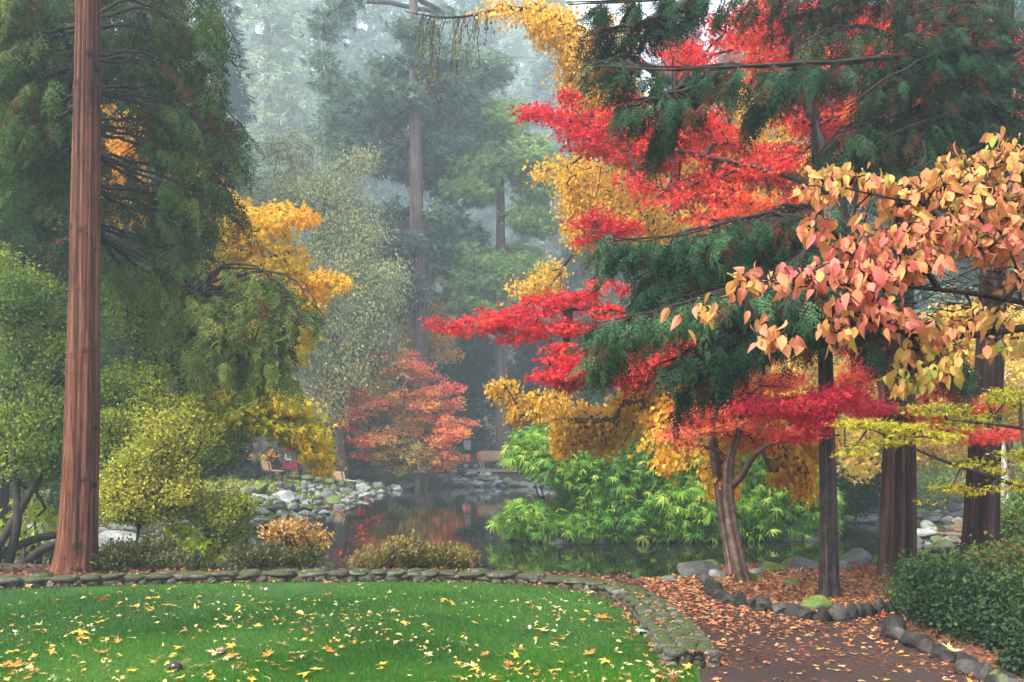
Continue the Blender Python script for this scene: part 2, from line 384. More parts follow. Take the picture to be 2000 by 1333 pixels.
def t_oval(fold=.18, w=.5, curl=.25, seg=4):
    # leaf with midrib fold and downward curl, stem at origin
    xs = np.linspace(0, 1, seg + 1); V = []; Fc = []
    for x in xs:
        h = w * math.sin(PI * min(1, x * .97 + .02) ** .8) * .5 * (1 - .15 * x)
        z = -curl * x * x
        V += [(x, -h, z + fold * h), (x, 0, z), (x, h, z + fold * h)]
    for i in range(seg):
        a = i * 3; Fc += [(a, a + 3, a + 4, a + 1), (a + 1, a + 4, a + 5, a + 2)]
    return T(V, Fc)

t_diamond = T([(0, 0, 0), (.5, .28, .06), (1, 0, -.08), (.5, -.28, .06)], [(0, 2, 1), (0, 3, 2)])
t_round = T([(0, 0, 0), (.3, .36, .05), (.75, .34, .03), (1.02, 0, -.08), (.75, -.34, .03), (.3, -.36, .05)], [(0, 3, 2, 1), (0, 5, 4, 3)])
def t_lance(droop=.5, w=.085, seg=4):
    xs = np.linspace(0, 1, seg + 1); V = []; Fc = []
    for x in xs:
        h = w * math.sin(PI * (x * .93 + .05)) ** .8
        V += [(x, -h, -droop * x ** 1.8), (x, h, -droop * x ** 1.8)]
    for i in range(seg): a = i * 2; Fc.append((a, a + 2, a + 3, a + 1))
    return T(V, Fc)
def t_fan(rng, k=7, droop=.55):
    # spray of drooping narrow leaves at a twig tip
    V = []; I = []; S = []; n = 0
    for i in range(k):
        a = math.radians(-95 + 190 * i / (k - 1) + rng.uniform(-12, 12)); s = rng.uniform(.7, 1.05)
        tv, ti, ts = t_lance(droop * rng.uniform(.6, 1.5), .075, 3)
        c, sn_ = math.cos(a), math.sin(a)
        R = np.array([[c, -sn_, 0], [sn_, c, 0], [0, 0, 1]])
        V.append(tv * s @ R.T); I.append(ti + n); S.append(ts); n += len(tv)
    return np.concatenate(V), np.concatenate(I), np.concatenate(S)

rg = np.random.RandomState(3)
FRONDS = [t_frond(6, 1, d, rg) for d in (.15, .3, .5, .35)]
FRONDS_SM = [t_frond(4, 1, d, rg, .08, .42) for d in (.15, .35, .5)]
TUFTS = [t_tuft(9, rg, .8, .07) for _ in range(3)]
TUFTS_F = [t_tuft(10, rg, .9, .055) for _ in range(3)]
MAPLES = [t_maple(5, .18, rg), t_maple(5, .1, rg), t_maple(5, .3, rg)]
JMAPLES = [t_maple(5, .15, rg, .25), t_maple(5, .3, rg, .25)]
BIGM = [t_big_maple(rg, .4, False) for _ in range(3)]
DIAM = [t_diamond]; ROUND = [t_round]; OVAL = [t_oval(.2, .66, .2), t_oval(.35, .58, .45), t_oval(.1, .7, .1), t_oval(.45, .6, .7)]
FANS = [t_fan(rg) for _ in range(4)]
def t_spray(rng, k=9, droop=.35, hang=.25, pairs=4, wid=.12):
    # a drooping bough tip: an axis with feathery fronds on both sides, each hanging a little
    V = []; I = []; S = []; n = 0
    for i in range(k):
        t = (i + .6) / k
        for sd in (-1, 1):
            if rng.rand() < .12: continue
            tv, ti, ts = t_frond(pairs, 1, rng.uniform(.2, .5), rng, wid, .34)
            s = (.5 - .3 * t) * rng.uniform(.7, 1.15)
            a = sd * math.radians(rng.uniform(35, 70)); b_ = -hang * rng.uniform(.4, 2.0)
            c, s_ = math.cos(a), math.sin(a); R = np.array([[c, -s_, 0], [s_, c, 0], [0, 0, 1]])
            cb, sb = math.cos(b_), math.sin(b_); Rt = np.array([[cb, 0, -sb], [0, 1, 0], [sb, 0, cb]])
            rl = rng.uniform(-.6, .6); cr, sr = math.cos(rl), math.sin(rl); Rr = np.array([[1, 0, 0], [0, cr, -sr], [0, sr, cr]])
            V.append((tv * s) @ Rr.T @ Rt.T @ R.T + np.array([t, 0, -droop * t * t])); I.append(ti + n); S.append(ts); n += len(tv)
    tv, ti, ts = t_frond(pairs, 1, .4, rng, wid, .34); V.append(tv * .25 + np.array([.97, 0, -droop])); I.append(ti + n); S.append(ts); n += len(tv)
    b_ = n; V.append(np.array([(0, -.008, 0), (.5, -.006, -droop * .25), (1, 0, -droop), (.5, .006, -droop * .25 + .01)])); I.append(np.array([b_, b_ + 1, b_ + 2, b_ + 3])); S.append(np.array([4]))
    return np.concatenate(V), np.concatenate(I), np.concatenate(S)
SPRAYS = [t_spray(rg, 6, d, h) for d, h in ((.3, .3), (.5, .5), (.7, .6), (.2, .25))]
SPRAYS_LO = [t_spray(rg, 5, d, h, 3, .16) for d, h in ((.4, .4), (.6, .6), (.25, .3))]
SPRAYS_FAR = [t_spray(rg, 4, d, h, 2, .16) for d, h in ((.4, .4), (.6, .5), (.25, .3))]

# ------------------------------------------------------------------ plants
def blob_pts(rng, blobs, n, freq=1.2, thr=-.6, seed=0, hollow=0.0):
    B = np.array([tuple(b) + (.5,) * (7 - len(b)) for b in blobs], float)
    w = B[:, 2] * B[:, 3]; w /= w.sum()
    P = np.zeros((0, 3)); tone = np.zeros(0)
    tries = 0
    while len(P) < n and tries < 20:
        k = rng.choice(len(B), size=n * 2, p=w)
        u = norm(rng.normal(size=(n * 2, 3))) * (hollow + (1 - hollow) * rng.rand(n * 2, 1)) ** (1 / 2.4)
        b = B[k]
        d = b[:, 4] + u[:, 1] * b[:, 5]
        px = b[:, 0] + u[:, 0] * b[:, 2]; py = b[:, 1] + u[:, 2] * b[:, 3]
        Q = np.stack([(px - 1000) * d / F, d, CZ + (HY - py) * d / F], 1)
        ok = sn(Q * np.array([1, 1, 1.6]), freq, seed + 11) > thr
        ok &= Q[:, 2] > -.55
        P = np.concatenate([P, Q[ok]]); tone = np.concatenate([tone, b[ok, 6]]); tries += 1
    return P[:n], tone[:n]

def path_interp(P, n):
    P = np.asarray(P, float)
    s = np.concatenate([[0], np.cumsum(np.linalg.norm(np.diff(P[:, :3], axis=0), axis=1))])
    t = np.linspace(0, s[-1], n)
    return np.stack([np.interp(t, s, P[:, i]) for i in range(P.shape[1])], 1)

def grow(rng, trunk, tgt, rmin=.006, rpow=.5, rmax=.2, step=.5, arch=.12, zmin=None, wander=.12):
    """branch network from the trunk points to every target; returns nodes, parents, radii, index of target nodes"""
    tp = path_interp(trunk, 50)[:, :3]
    if zmin is not None: tp = tp[tp[:, 2] > zmin]
    cap = len(tp) + 8 * len(tgt) + 10
    P = np.zeros((cap, 3)); par = np.full(cap, -1); n = len(tp); P[:n] = tp
    lvl = np.zeros(cap)
    dt = np.min(np.linalg.norm(tgt[:, None] - tp[None], axis=2), axis=1)
    idx = np.zeros(len(tgt), int)
    for ti in np.argsort(dt):
        t = tgt[ti]
        D = np.linalg.norm(P[:n] - t, axis=1) + .25 * lvl[:n]
        j = int(np.argmin(D)); L = np.linalg.norm(P[j] - t)
        k = int(min(6, max(1, round(L / step))))
        a = P[j].copy(); last = j
        for q in range(1, k + 1):
            if n >= cap - 1: break
            f = q / k; x = a + (t - a) * f
            if q < k:
                x = x + rng.normal(size=3) * L * wander / math.sqrt(k); x[2] += arch * L * 4 * f * (1 - f) * .5
            P[n] = x; par[n] = last; lvl[n] = lvl[last] + L / k * .5; last = n; n += 1
        idx[ti] = last
    P = P[:n]; par = par[:n]
    cnt = np.zeros(n); cnt[idx] += 1
    for i in range(n - 1, -1, -1):
        if par[i] >= 0: cnt[par[i]] += cnt[i]
    R = np.minimum(rmin * np.maximum(cnt, 1) ** rpow, rmax)
    return P, par, R, idx, len(tp)

def branches(buf, P, par, R, n0, sides=5):
    i = np.arange(n0, len(P)); i = i[par[i] >= 0]
    pr = par[i]
    ra = np.where(pr < n0, R[i] * 1.25, np.minimum(R[pr], R[i] * 1.6))
    buf.segs(P[pr], P[i], ra, R[i], sides)

def orient(rng, tdir, mode, n):
    r = rng.normal(size=(n, 3))
    if mode == 'flat':
        d = tdir * .6 + r * np.array([.8, .8, .12]) + np.array([0, 0, -.12]); nn = np.array([0, 0, .7]) + tdir * .45 + rng.normal(size=(n, 3)) * .55
    elif mode == 'hang':
        d = tdir * .25 + r * np.array([.45, .45, .3]) + np.array([0, 0, -1.0]); nn = rng.normal(size=(n, 3)) * np.array([1, 1, .3]) + tdir * .2 + np.array([0, -.6, .2])
    elif mode == 'frond':
        d = tdir * .9 + r * np.array([.45, .45, .25]) + np.array([0, 0, -.35]); nn = np.array([0, 0, 1.0]) + rng.normal(size=(n, 3)) * .5
    elif mode == 'droop':
        d = tdir * .5 + r * .4 + np.array([0, 0, -.8]); nn = rng.normal(size=(n, 3)) + np.array([0, -.4, .6])
    elif mode == 'up':
        d = tdir * .6 + r * .45 + np.array([0, 0, .6]); nn = rng.normal(size=(n, 3))
    else:
        d = tdir * .35 + r; nn = rng.normal(size=(n, 3)) + np.array([0, -.3, .6])
    return norm(d), norm(nn)

def foliage(buf, rng, P, tdir, tone, m, rc, flat, size, mode, tm, seed, tnoise=.2, trand=.13, svar=.25, along=0):
    n = len(P) * m
    C = np.repeat(P, m, 0); TD = np.repeat(tdir, m, 0); tn = np.repeat(tone, m)
    off = rng.normal(size=(n, 3)) * np.array([rc, rc, rc * flat]) * .6
    pos = C + off
    if along: pos = pos + TD * rng.uniform(-along, along * .4, size=(n, 1))
    if mode in ('frond',): TD = norm(TD + off / max(rc, 1e-6) * .45)
    d, nn = orient(rng, TD, mode, n)
    v = tn + tnoise * (.5 * sn(pos, 1.3, seed + 5) + .45 * sn(pos, 3.7, seed + 6)) + trand * rng.normal(size=n)
    v = np.clip(v, .0, 1)
    s = size * rng.uniform(1 - svar, 1 + svar, n)
    ok = pos[:, 2] > WZ + .06
    pick = rng.randint(len(tm), size=n)
    for q in range(len(tm)):
        w = (pick == q) & ok
        buf.inst(tm[q], pos[w], d[w], nn[w], s[w], v[w])

def trunk_geo(buf, path, sides=28, rows=90, amp=.05, fr=7, fz=.5, seed=1, knots=0, flare=0, fine=.02):
    """path rows: x,y,z,r"""
    Q = path_interp(path, rows)
    # smooth
    for _ in range(4): Q[1:-1] = (Q[:-2] + 2 * Q[1:-1] + Q[2:]) / 4
    th = np.linspace(0, 2 * PI, sides, endpoint=False)
    c, s_ = np.cos(th), np.sin(th)
    TH = np.stack([np.broadcast_to(c, (rows, sides)), np.broadcast_to(s_, (rows, sides))], -1)
    z = np.broadcast_to(Q[:, 2:3], (rows, sides))
    S = np.concatenate([TH * fr, (z * fz * fr * .15)[..., None]], -1).reshape(-1, 3)
    n1 = sn(S, 1.0, seed).reshape(rows, sides); n2 = sn(S * 3.1, 1.0, seed + 1).reshape(rows, sides)
    disp = amp * n1 + fine * n2
    v = .5 + .10 * n2 + .06 * n1
    if flare:
        hh = np.clip(1 - (z - Q[0, 2]) / flare, 0, 1) ** 2
        disp = disp + hh * (.07 + .16 * np.abs(sn(TH.reshape(-1, 2) @ np.array([[2.2, 0, 0], [0, 2.2, 0]]), 1, seed + 3)).reshape(rows, sides))
    r = np.random.RandomState(seed)
    for _ in range(knots):
        kw_ = r.uniform(.6, 1.5); kz = r.uniform(Q[0, 2] + .3, Q[-1, 2]); kt = r.uniform(PI, 2 * PI) if r.rand() < .7 else r.uniform(0, PI)
        dth = np.angle(np.exp(1j * (th - kt)))[None] * Q[:, 3:4]; dz = z - kz
        q = np.sqrt((dth * .8) ** 2 + dz ** 2) / (.045 * kw_)
        disp += .05 * np.exp(-(q - .9) ** 2 * 3) - .03 * np.exp(-q * q * 4)
        v = v - .2 * kw_ * np.exp(-q * q * 2.5)
    R = Q[:, 3:4] * (1 + disp)
    V = np.stack([Q[:, 0:1] + R * c, Q[:, 1:2] + R * s_, z], -1).reshape(-1, 3)
    I, Sz = gridfaces(rows, sides, True)
    vf = v.ravel()[np.asarray(I).reshape(-1, 4)[:, 0]]
    buf.add(V, I, Sz, np.clip(vf, 0, 1))

def px_path(pts):
    """(px,py,d,rpx) -> world x,y,z,r"""
    return np.array([list(Wp(p[0], p[1], p[2])) + [p[3] * p[2] / F] for p in pts])

def tree(name, label, cat, trunk, blobs, leafmat, barkmat, nt=300, m=12, rc=.25, flat=.5, size=.1, mode='any', tm=DIAM, seed=1,
         group=None, freq=1.2, thr=-.6, rmin=.006, rpow=.5, rmax=.2, step=.5, arch=.12, zmin=None, tnoise=.2, trand=.13, svar=.25,
         tr=None, extra=None, hollow=0, along=0, sides=5, crown='crown', wander=.12, limbs=True, limbmat=None):
    limbmat = limbmat or barkmat
    rng = np.random.RandomState(seed)
    tw = px_path(trunk) if not isinstance(trunk, np.ndarray) else trunk
    base = tw[0, :3].copy()
    e = empty(name, base, label, cat, group)
    tw = np.concatenate([[tw[0] + np.array([0, 0, -.35, tw[0, 3] * .12])], tw])
    tb = Buf(); kw = dict(sides=16, rows=50, seed=seed)
    if tr: kw.update(tr)
    trunk_geo(tb, tw, **kw); tb.build('trunk', M[barkmat], e, True)
    if extra:
        eb = Buf()
        for pts in extra:
            q = path_interp(px_path(pts), 24)
            for _ in range(2): q[1:-1] = (q[:-2] + 2 * q[1:-1] + q[2:]) / 4
            eb.tube(q[:, :3], q[:, 3], 8)
        eb.build('limb', M[limbmat], e, True)
    tgt, tone = blob_pts(rng, blobs, nt, freq, thr, seed, hollow)
    trk = tw[:, :3]
    if extra:
        trk = np.concatenate([trk] + [px_path(p)[:, :3] for p in extra])
    P, par, R, idx, n0 = grow_multi(rng, tw, extra, tgt, rmin, rpow, rmax, step, arch, zmin, wander)
    if limbs:
        bb = Buf(); branches(bb, P, par, R, n0, sides); bb.build('branchwork', M[limbmat], e, True)
    pr = np.maximum(par[idx], 0)
    td = norm(P[idx] - P[pr] + 1e-4)
    fb = Buf(); foliage(fb, rng, P[idx], td, tone, m, rc, flat, size, mode, tm, seed, tnoise, trand, svar, along)
    fb.build(crown, M[leafmat], e)
    return e

def grow_multi(rng, tw, extra, tgt, rmin, rpow, rmax, step, arch, zmin, wander):
    if not extra: return grow(rng, tw, tgt, rmin, rpow, rmax, step, arch, zmin, wander)
    pts = path_interp(tw, 50)[:, :3]
    if zmin is not None: pts = pts[pts[:, 2] > zmin]
    pts = np.concatenate([pts] + [path_interp(px_path(p), 30)[:, :3] for p in extra])
    return grow_nodes(rng, pts, tgt, rmin, rpow, rmax, step, arch, wander)

def grow_nodes(rng, tp, tgt, rmin, rpow, rmax, step, arch, wander):
    cap = len(tp) + 8 * len(tgt) + 10
    P = np.zeros((cap, 3)); par = np.full(cap, -1); n = len(tp); P[:n] = tp; lvl = np.zeros(cap)
    dt = np.min(np.linalg.norm(tgt[:, None] - tp[None], axis=2), axis=1); idx = np.zeros(len(tgt), int)
    for ti in np.argsort(dt):
        t = tgt[ti]; D = np.linalg.norm(P[:n] - t, axis=1) + .25 * lvl[:n]
        j = int(np.argmin(D)); L = np.linalg.norm(P[j] - t); k = int(min(6, max(1, round(L / step)))); a = P[j].copy(); last = j
        for q in range(1, k + 1):
            f = q / k; x = a + (t - a) * f
            if q < k: x = x + rng.normal(size=3) * L * wander / math.sqrt(k); x[2] += arch * L * 2 * f * (1 - f)
            P[n] = x; par[n] = last; lvl[n] = lvl[last] + L / k * .5; last = n; n += 1
        idx[ti] = last
    P = P[:n]; par = par[:n]; cnt = np.zeros(n); cnt[idx] += 1
    for i in range(n - 1, -1, -1):
        if par[i] >= 0: cnt[par[i]] += cnt[i]
    return P, par, np.minimum(rmin * np.maximum(cnt, 1) ** rpow, rmax), idx, len(tp)

def shrub(name, label, cat, base, blobs, leafmat, barkmat='bark_dark', nstem=6, nt=200, m=14, rc=.15, flat=.8, size=.05, mode='any', tm=DIAM,
          seed=1, group=None, freq=2.5, thr=-.7, rmin=.003, rmax=.022, spread=.18, tnoise=.2, trand=.14, stemh=.35, svar=.3, arch=.1, rpow=.5):
    rng = np.random.RandomState(seed)
    b = np.array(base, float); e = empty(name, b, label, cat, group)
    tgt, tone = blob_pts(rng, blobs, nt, freq, thr, seed)
    tp = []
    for k in range(nstem):
        o = rng.normal(size=3) * np.array([spread, spread * .5, 0]); c = tgt.mean(0)
        a = b + o * .8; t = b + o * 1.3 + np.array([0, 0, stemh]) + (c - b) * .1
        for f in np.linspace(0, 1, 5): tp.append(a * (1 - f) + t * f)
    tp = np.array(tp)
    P, par, R, idx, n0 = grow_nodes(rng, tp, tgt, rmin, rpow, rmax, .25, arch, .15)
    bb = Buf(); branches(bb, P, par, R, n0, 4)
    for k in range(nstem):
        q = tp[k * 5:k * 5 + 5]; q = q - np.array([0, 0, 1]) * np.array([.06, 0, 0, 0, 0])[:, None]; bb.tube(q, np.linspace(R[n0:].max() * 1.3, R[n0:].max(), 5), 5)
    bb.build('stem', M[barkmat], e, True)
    td = norm(P[idx] - P[np.maximum(par[idx], 0)] + 1e-4)
    fb = Buf(); foliage(fb, rng, P[idx], td, tone, m, rc, flat, size, mode, tm, seed, tnoise, trand, svar); fb.build('foliage', M[leafmat], e)
    return e

def bough_tree(name, label, trunk, boughs, leafmat, barkmat, size=.36, tm=None, seed=1, tr=None, hang=.5, trand=.16, tone=.45, limbmat='bark_dark', rb=.03, copies=2, jd=.5, jp=14, cat='tree', group=None, gap=.25, down=.35, back=False, t0=.08, dead_p=.03):
    """a conifer whose crown is made of separate boughs: (points (px,py,d), half width in m, sprays[, tone])"""
    rng = np.random.RandomState(seed); tm = tm or SPRAYS
    tw = px_path(trunk); base = tw[0, :3].copy(); e = empty(name, base, label, cat, group)
    tw = np.concatenate([[tw[0] + np.array([0, 0, -.35, tw[0, 3] * .12])], tw])
    tb = Buf(); kw = dict(sides=16, rows=50, seed=seed); kw.update(tr or {}); trunk_geo(tb, tw, **kw); tb.build('trunk', M[barkmat], e, True)
    bb = Buf(); fb = Buf()
    for bi, spec in enumerate(boughs):
        pts, wd, n = spec[:3]; tn = spec[3] if len(spec) > 3 else tone
        for c in range(copies):
            jit = np.array([0, 0, 0.0]) if c == 0 else np.array([rng.normal() * jp, rng.normal() * jp, (abs(rng.normal()) + .1) * jd if back else rng.normal() * jd])
            q = np.array([Wp(p[0] + jit[0] * min(1, i), p[1] + jit[1] * (.4 + .6 * min(1, i)), p[2] + jit[2] * min(1, i)) for i, p in enumerate(pts)])
            q = path_interp(q, 20)
            for _ in range(3): q[1:-1] = (q[:-2] + 2 * q[1:-1] + q[2:]) / 4
            q[1:-1] += rng.normal(size=(18, 3)) * .012
            bb.tube(q, np.linspace(rb, .006, 20), 6)
            T_ = norm(np.gradient(q, axis=0)); side = norm(np.cross(T_, [0, 0, 1.0]))
            m = n; t = rng.uniform(t0 ** 1.18, 1.0, m) ** .85; i0 = np.clip((t * 19).astype(int), 0, 19)
            lat = rng.uniform(-1, 1, m) * wd * (1.1 - .65 * t)
            # clumps along the bough leave gaps
            cl = np.sin(t * 17 + bi * 2.1 + c) + .8 * np.sin(lat * 9 + bi); keep = cl > -1.1 + gap
            t, i0, lat = t[keep], i0[keep], lat[keep]; m = len(t)
            pos = q[i0] + side[i0] * lat[:, None] + np.array([0, 0, -1]) * (hang * np.abs(lat) ** 1.3 + rng.uniform(-.02, .1, m))[:, None]
            d = norm(T_[i0] * .6 + side[i0] * (np.sign(lat) * (.35 + np.abs(lat) / max(wd, .01) * .6))[:, None] + rng.normal(size=(m, 3)) * .25 + np.array([0, 0, -down]))
            nn = norm(np.array([0, 0, 1.0]) + rng.normal(size=(m, 3)) * .35)
            # twigs from the bough to each spray
            bb.segs(q[i0], pos, np.full(m, .006), np.full(m, .003), 3)
            v = np.clip(tn + trand * rng.normal(size=m) + .12 * sn(pos, 1.7, seed + 3), 0, 1); dead = rng.rand(m) < dead_p; v[dead] = 0; pos[dead, 2] -= rng.uniform(0, .18, dead.sum())
            s = size * rng.uniform(.6, 1.2, m); pk = rng.randint(len(tm), size=m)
            for k in range(len(tm)):
                w = pk == k; fb.inst(tm[k], pos[w], d[w], nn[w], s[w], v[w])
    bb.build('branchwork', M[limbmat], e, True); fb.build('crown', M[leafmat], e)
    return e
# ================================================================== terrain
POND = np.array([(-26, 15.6), (-9, 15.2), (-5, 14.9), (-4.2, 14.0), (0, 13.9), (1.9, 13.6), (2.6, 14.9), (6.0, 15.9), (7.0, 18.5), (9, 24), (12, 31), (18, 36), (30, 40), (30, 48), (14, 50), (6, 51),
                 (0, 51), (-3.6, 50.2), (-4.9, 48), (-5.3, 43.5), (-5.7, 37), (-5.7, 29.5), (-7.4, 26), (-10, 24.6), (-26, 25)], float)

def poly_sd(x, y, Pg):
    """signed distance, negative inside"""
    x = np.asarray(x, float); y = np.asarray(y, float)
    d = np.full(x.shape, 1e9); ins = np.zeros(x.shape, bool)
    n = len(Pg)
    for i in range(n):
        ax, ay = Pg[i]; bx, by = Pg[(i + 1) % n]
        ex, ey = bx - ax, by - ay
        t = np.clip(((x - ax) * ex + (y - ay) * ey) / (ex * ex + ey * ey), 0, 1)
        d = np.minimum(d, np.hypot(x - ax - t * ex, y - ay - t * ey))
        c = ((ay > y) != (by > y)) & (x < (bx - ax) * (y - ay) / (by - ay + 1e-12) + ax)
        ins ^= c
    return np.where(ins, -d, d)

def terr(x, y):
    x = np.asarray(x, float); y = np.asarray(y, float)
    sd = poly_sd(x, y, POND)
    # a wide gentle shore on the west and north-east, a steep one by the lawn
    wdt = np.where(y < 17, .8, np.where(x < -5, 4.0, np.where(x > 6, 3.5, 2.2)))
    s = np.clip(sd / wdt, 0, 1); s = s * s * (3 - 2 * s)
    h = np.where(sd > 0, -.62 + .62 * s, np.maximum(-1.3, -.62 + sd * .8))
    isl = 1 - np.hypot((x - 4.0) / 4.1, (y - 25.4) / 2.5)
    h = np.where(isl > 0, np.maximum(h, -.75 + .45 * np.clip(isl * 3, 0, 1)), h)
    # the stream bed that enters from the far east
    Q = np.stack([x, y, np.zeros_like(x)], -1)
    h = h + np.where(sd > .8, .05 * sn(Q.reshape(-1, 3), .9, 5).reshape(x.shape) * np.clip((y - 15) / 8, 0, 1), 0)
    h = h + np.clip(y - 62, 0, 40) * .06 + np.clip(y - 95, 0, 240) * .3
    return h - .012

def hit(px, py):
    d = np.linspace(4, 90, 2600); x = (px - 1000) * d / F; z = CZ + (HY - py) * d / F
    g = np.maximum(terr(x, d), WZ); k = np.argmax(z <= g)
    return np.array([x[k], d[k], g[k]])

gx = np.concatenate([np.linspace(-300, -50, 14), np.arange(-48, -14, 2.0), np.arange(-13, 21, .35), np.arange(22, 50, 2.0), np.linspace(55, 300, 14)])
gy = np.concatenate([np.linspace(-120, -10, 8), np.arange(-8, 12, 2.0), np.arange(12.2, 58, .35), np.arange(59, 110, 3.0), np.linspace(120, 420, 16)])
X, Y = np.meshgrid(gx, gy); Zt = terr(X, Y)
b = Buf(); I, S = gridfaces(len(gy), len(gx), False); b.add(np.stack([X, Y, Zt], -1).reshape(-1, 3), I, S)
tag(b.build('ground', M['ground'], None, True), kind='structure')

# water
m, nt, out = nodes_of('water'); L = nt.links.new
p = N(nt, 'ShaderNodeBsdfPrincipled'); p.inputs['Base Color'].default_value = (.012, .014, .008, 1); p.inputs['Roughness'].default_value = .025; p.inputs['IOR'].default_value = 1.34
g = N(nt, 'ShaderNodeNewGeometry'); mp = N(nt, 'ShaderNodeMapping'); mp.inputs['Scale'].default_value = (1.3, 1.0, 1); L(g.outputs['Position'], mp.inputs[0])
n1 = N(nt, 'ShaderNodeTexNoise'); n1.inputs['Scale'].default_value = 2.2; n1.inputs['Detail'].default_value = 3; L(mp.outputs[0], n1.inputs['Vector'])
bp = N(nt, 'ShaderNodeBump'); bp.inputs['Strength'].default_value = .16; bp.inputs['Distance'].default_value = .02; L(n1.outputs[0], bp.inputs['Height'])
L(bp.outputs[0], p.inputs['Normal']); L(p.outputs[0], out.inputs['Surface']); M['water'] = m
b = Buf(); b.add([(-30, 14.2, WZ), (34, 14.2, WZ), (34, 54, WZ), (-30, 54, WZ)], [0, 1, 2, 3], [4]); tag(b.build('pond_water', M['water']), kind='structure')

# ---- wall line (plan), from the lawn-side top edge
WH = .12
def gz(px, py, z=0.0):
    d = (CZ - z) * F / (py - HY); return np.array([(px - 1000) * d / F, d])
inner = np.array([gz(px, py, WH) for px, py in [(-260, 1146), (-100, 1136), (0, 1131), (150, 1127), (300, 1123), (450, 1120), (600, 1118), (800, 1118), (900, 1119), (1000, 1122), (1100, 1130), (1180, 1143), (1222, 1168), (1250, 1198), (1268, 1225), (1283, 1250), (1296, 1268)]])
inner = path_interp(inner, 160)
for _ in range(6): inner[1:-1] = (inner[:-2] + 2 * inner[1:-1] + inner[2:]) / 4
tn_ = norm(np.gradient(inner, axis=0)); nr = np.stack([-tn_[:, 1], tn_[:, 0]], 1)   # outward (away from lawn)
WT = np.interp(np.arange(160) / 159., [0, .8, .9, 1], [.36, .38, .44, .42])
outer = inner + nr * WT[:, None]
slen = np.concatenate([[0], np.cumsum(np.linalg.norm(np.diff(inner, axis=0), axis=1))])

# lawn sheet
lawn_out = [tuple(p) for p in (inner + nr * .1)]
lawn_edge = [gz(1345, 1273), gz(1362, 1276), gz(1366, 1300), gz(1368, 1333), gz(1372, 1420)]
LAWN = np.array([tuple(p) for p in lawn_out] + [tuple(p) for p in lawn_edge] + [(1.15, 2.0), (-9, 2.0), (-9, 11)])
def sheet(name, poly, z, mat):
    b = Buf(); b.add([(x, y, z) for x, y in poly], list(range(len(poly))), [len(poly)])
    return tag(b.build(name, M[mat]), kind='structure')
sheet('lawn', LAWN[::-1], .004, 'lawn_soil')
# path, bed
PATH = [tuple(p) for p in outer[118:]] + [(1.05, 6.9), (1.0, 2.0), (5.5, 2.0), (9, 9), (9, 12.4), (5, 12.6), (2.0, 12.75), (1.6, 12.6)]
sheet('path', PATH[::-1] if False else PATH, .0, 'asphalt').location.z = .002
edge1 = np.array([gz(x, y) for x, y in [(1384, 1140), (1392, 1162), (1418, 1176), (1455, 1184), (1500, 1192), (1545, 1204), (1590, 1214), (1640, 1211), (1690, 1204), (1745, 1194), (1800, 1185), (1900, 1180), (2100, 1175)]])
BED = [tuple(p) for p in edge1] + [(9, 11.2), (9, 13.6), (5.6, 14.4), (4, 13.9), (2.6, 13.6), (2.2, 12.9)]
sheet('planting_bed', BED, .02, 'bed_soil')
edge2 = np.array([gz(x, y) for x, y in [(1728, 1238), (1760, 1252), (1800, 1266), (1850, 1287), (1900, 1312), (1950, 1340), (2000, 1375), (2060, 1430)]])
BED2 = [tuple(p) for p in edge2] + [(3.6, 5), (9, 5), (9, 10.2), gz(1900, 1200), gz(1770, 1212)]
sheet('shrub_bed', BED2, .012, 'bed_soil')
# far path by the bench
sheet('far_path', [(-4.5, 53.2), (-2.0, 52.6), (1.5, 52.6), (8, 53.5), (10, 58.5), (2, 59), (-3, 58.8), (-6, 57)], .07, 'far_gravel')

# ================================================================== stones
bpy_tmp = None
def ico(sub):
    import bmesh
    bm = bmesh.new(); bmesh.ops.create_icosphere(bm, subdivisions=sub, radius=1); V = np.array([v.co[:] for v in bm.verts]); Fc = np.array([[v.index for v in f.verts] for f in bm.faces]); bm.free(); return V, Fc
ICO3 = ico(4); ICO2 = ico(3); ICOs = ico(2)
def rock_geo(seed, base=ICO3, p=2.4, cuts=7, amp=.12):
    V, Fc = base; r = np.random.RandomState(seed)
    Q = V / (np.abs(V) ** p).sum(1, keepdims=True) ** (1 / p)
    for _ in range(cuts):
        n = norm(r.normal(size=3)); o = r.uniform(.62, .88); dd = Q @ n - o
        Q = Q - np.clip(dd, 0, None)[:, None] * n * .93
    Q = Q * (1 + amp * sn(Q, 1.6, seed)[:, None] * .6 + amp * .25 * sn(Q, 5, seed + 1)[:, None])
    return Q, Fc.ravel(), np.full(len(Fc), 3)
ROCK = {}
for k, mm in (('pale', 'rock_pale'), ('grey', 'rock_grey'), ('moss', 'rock_moss'), ('edge', 'rock_edge')):
    ROCK[k] = []
    for s in range(6):
        b = Buf(); v, i, f = rock_geo(s * 7 + len(k), cuts=12 if k == 'edge' else 9, amp=.17 if k != 'edge' else .24); b.add(v, i, f); ROCK[k].append(b.mesh('rock', M[mm], True))
rr = random.Random(5)
def rock(kind, pos, size, label, group=None, name='boulder', rz=None, tilt=.15, cat='rock'):
    o = bpy.data.objects.new(name, rr.choice(ROCK[kind])); COL.objects.link(o)
    o.location = tuple(float(c) for c in pos); o.scale = tuple(float(c) for c in size)
    o.rotation_euler = (rr.uniform(-tilt, tilt), rr.uniform(-tilt, tilt), rz if rz is not None else rr.uniform(-.5, .5) + (PI if rr.random() < .5 else 0))
    return tag(o, label, cat, group)
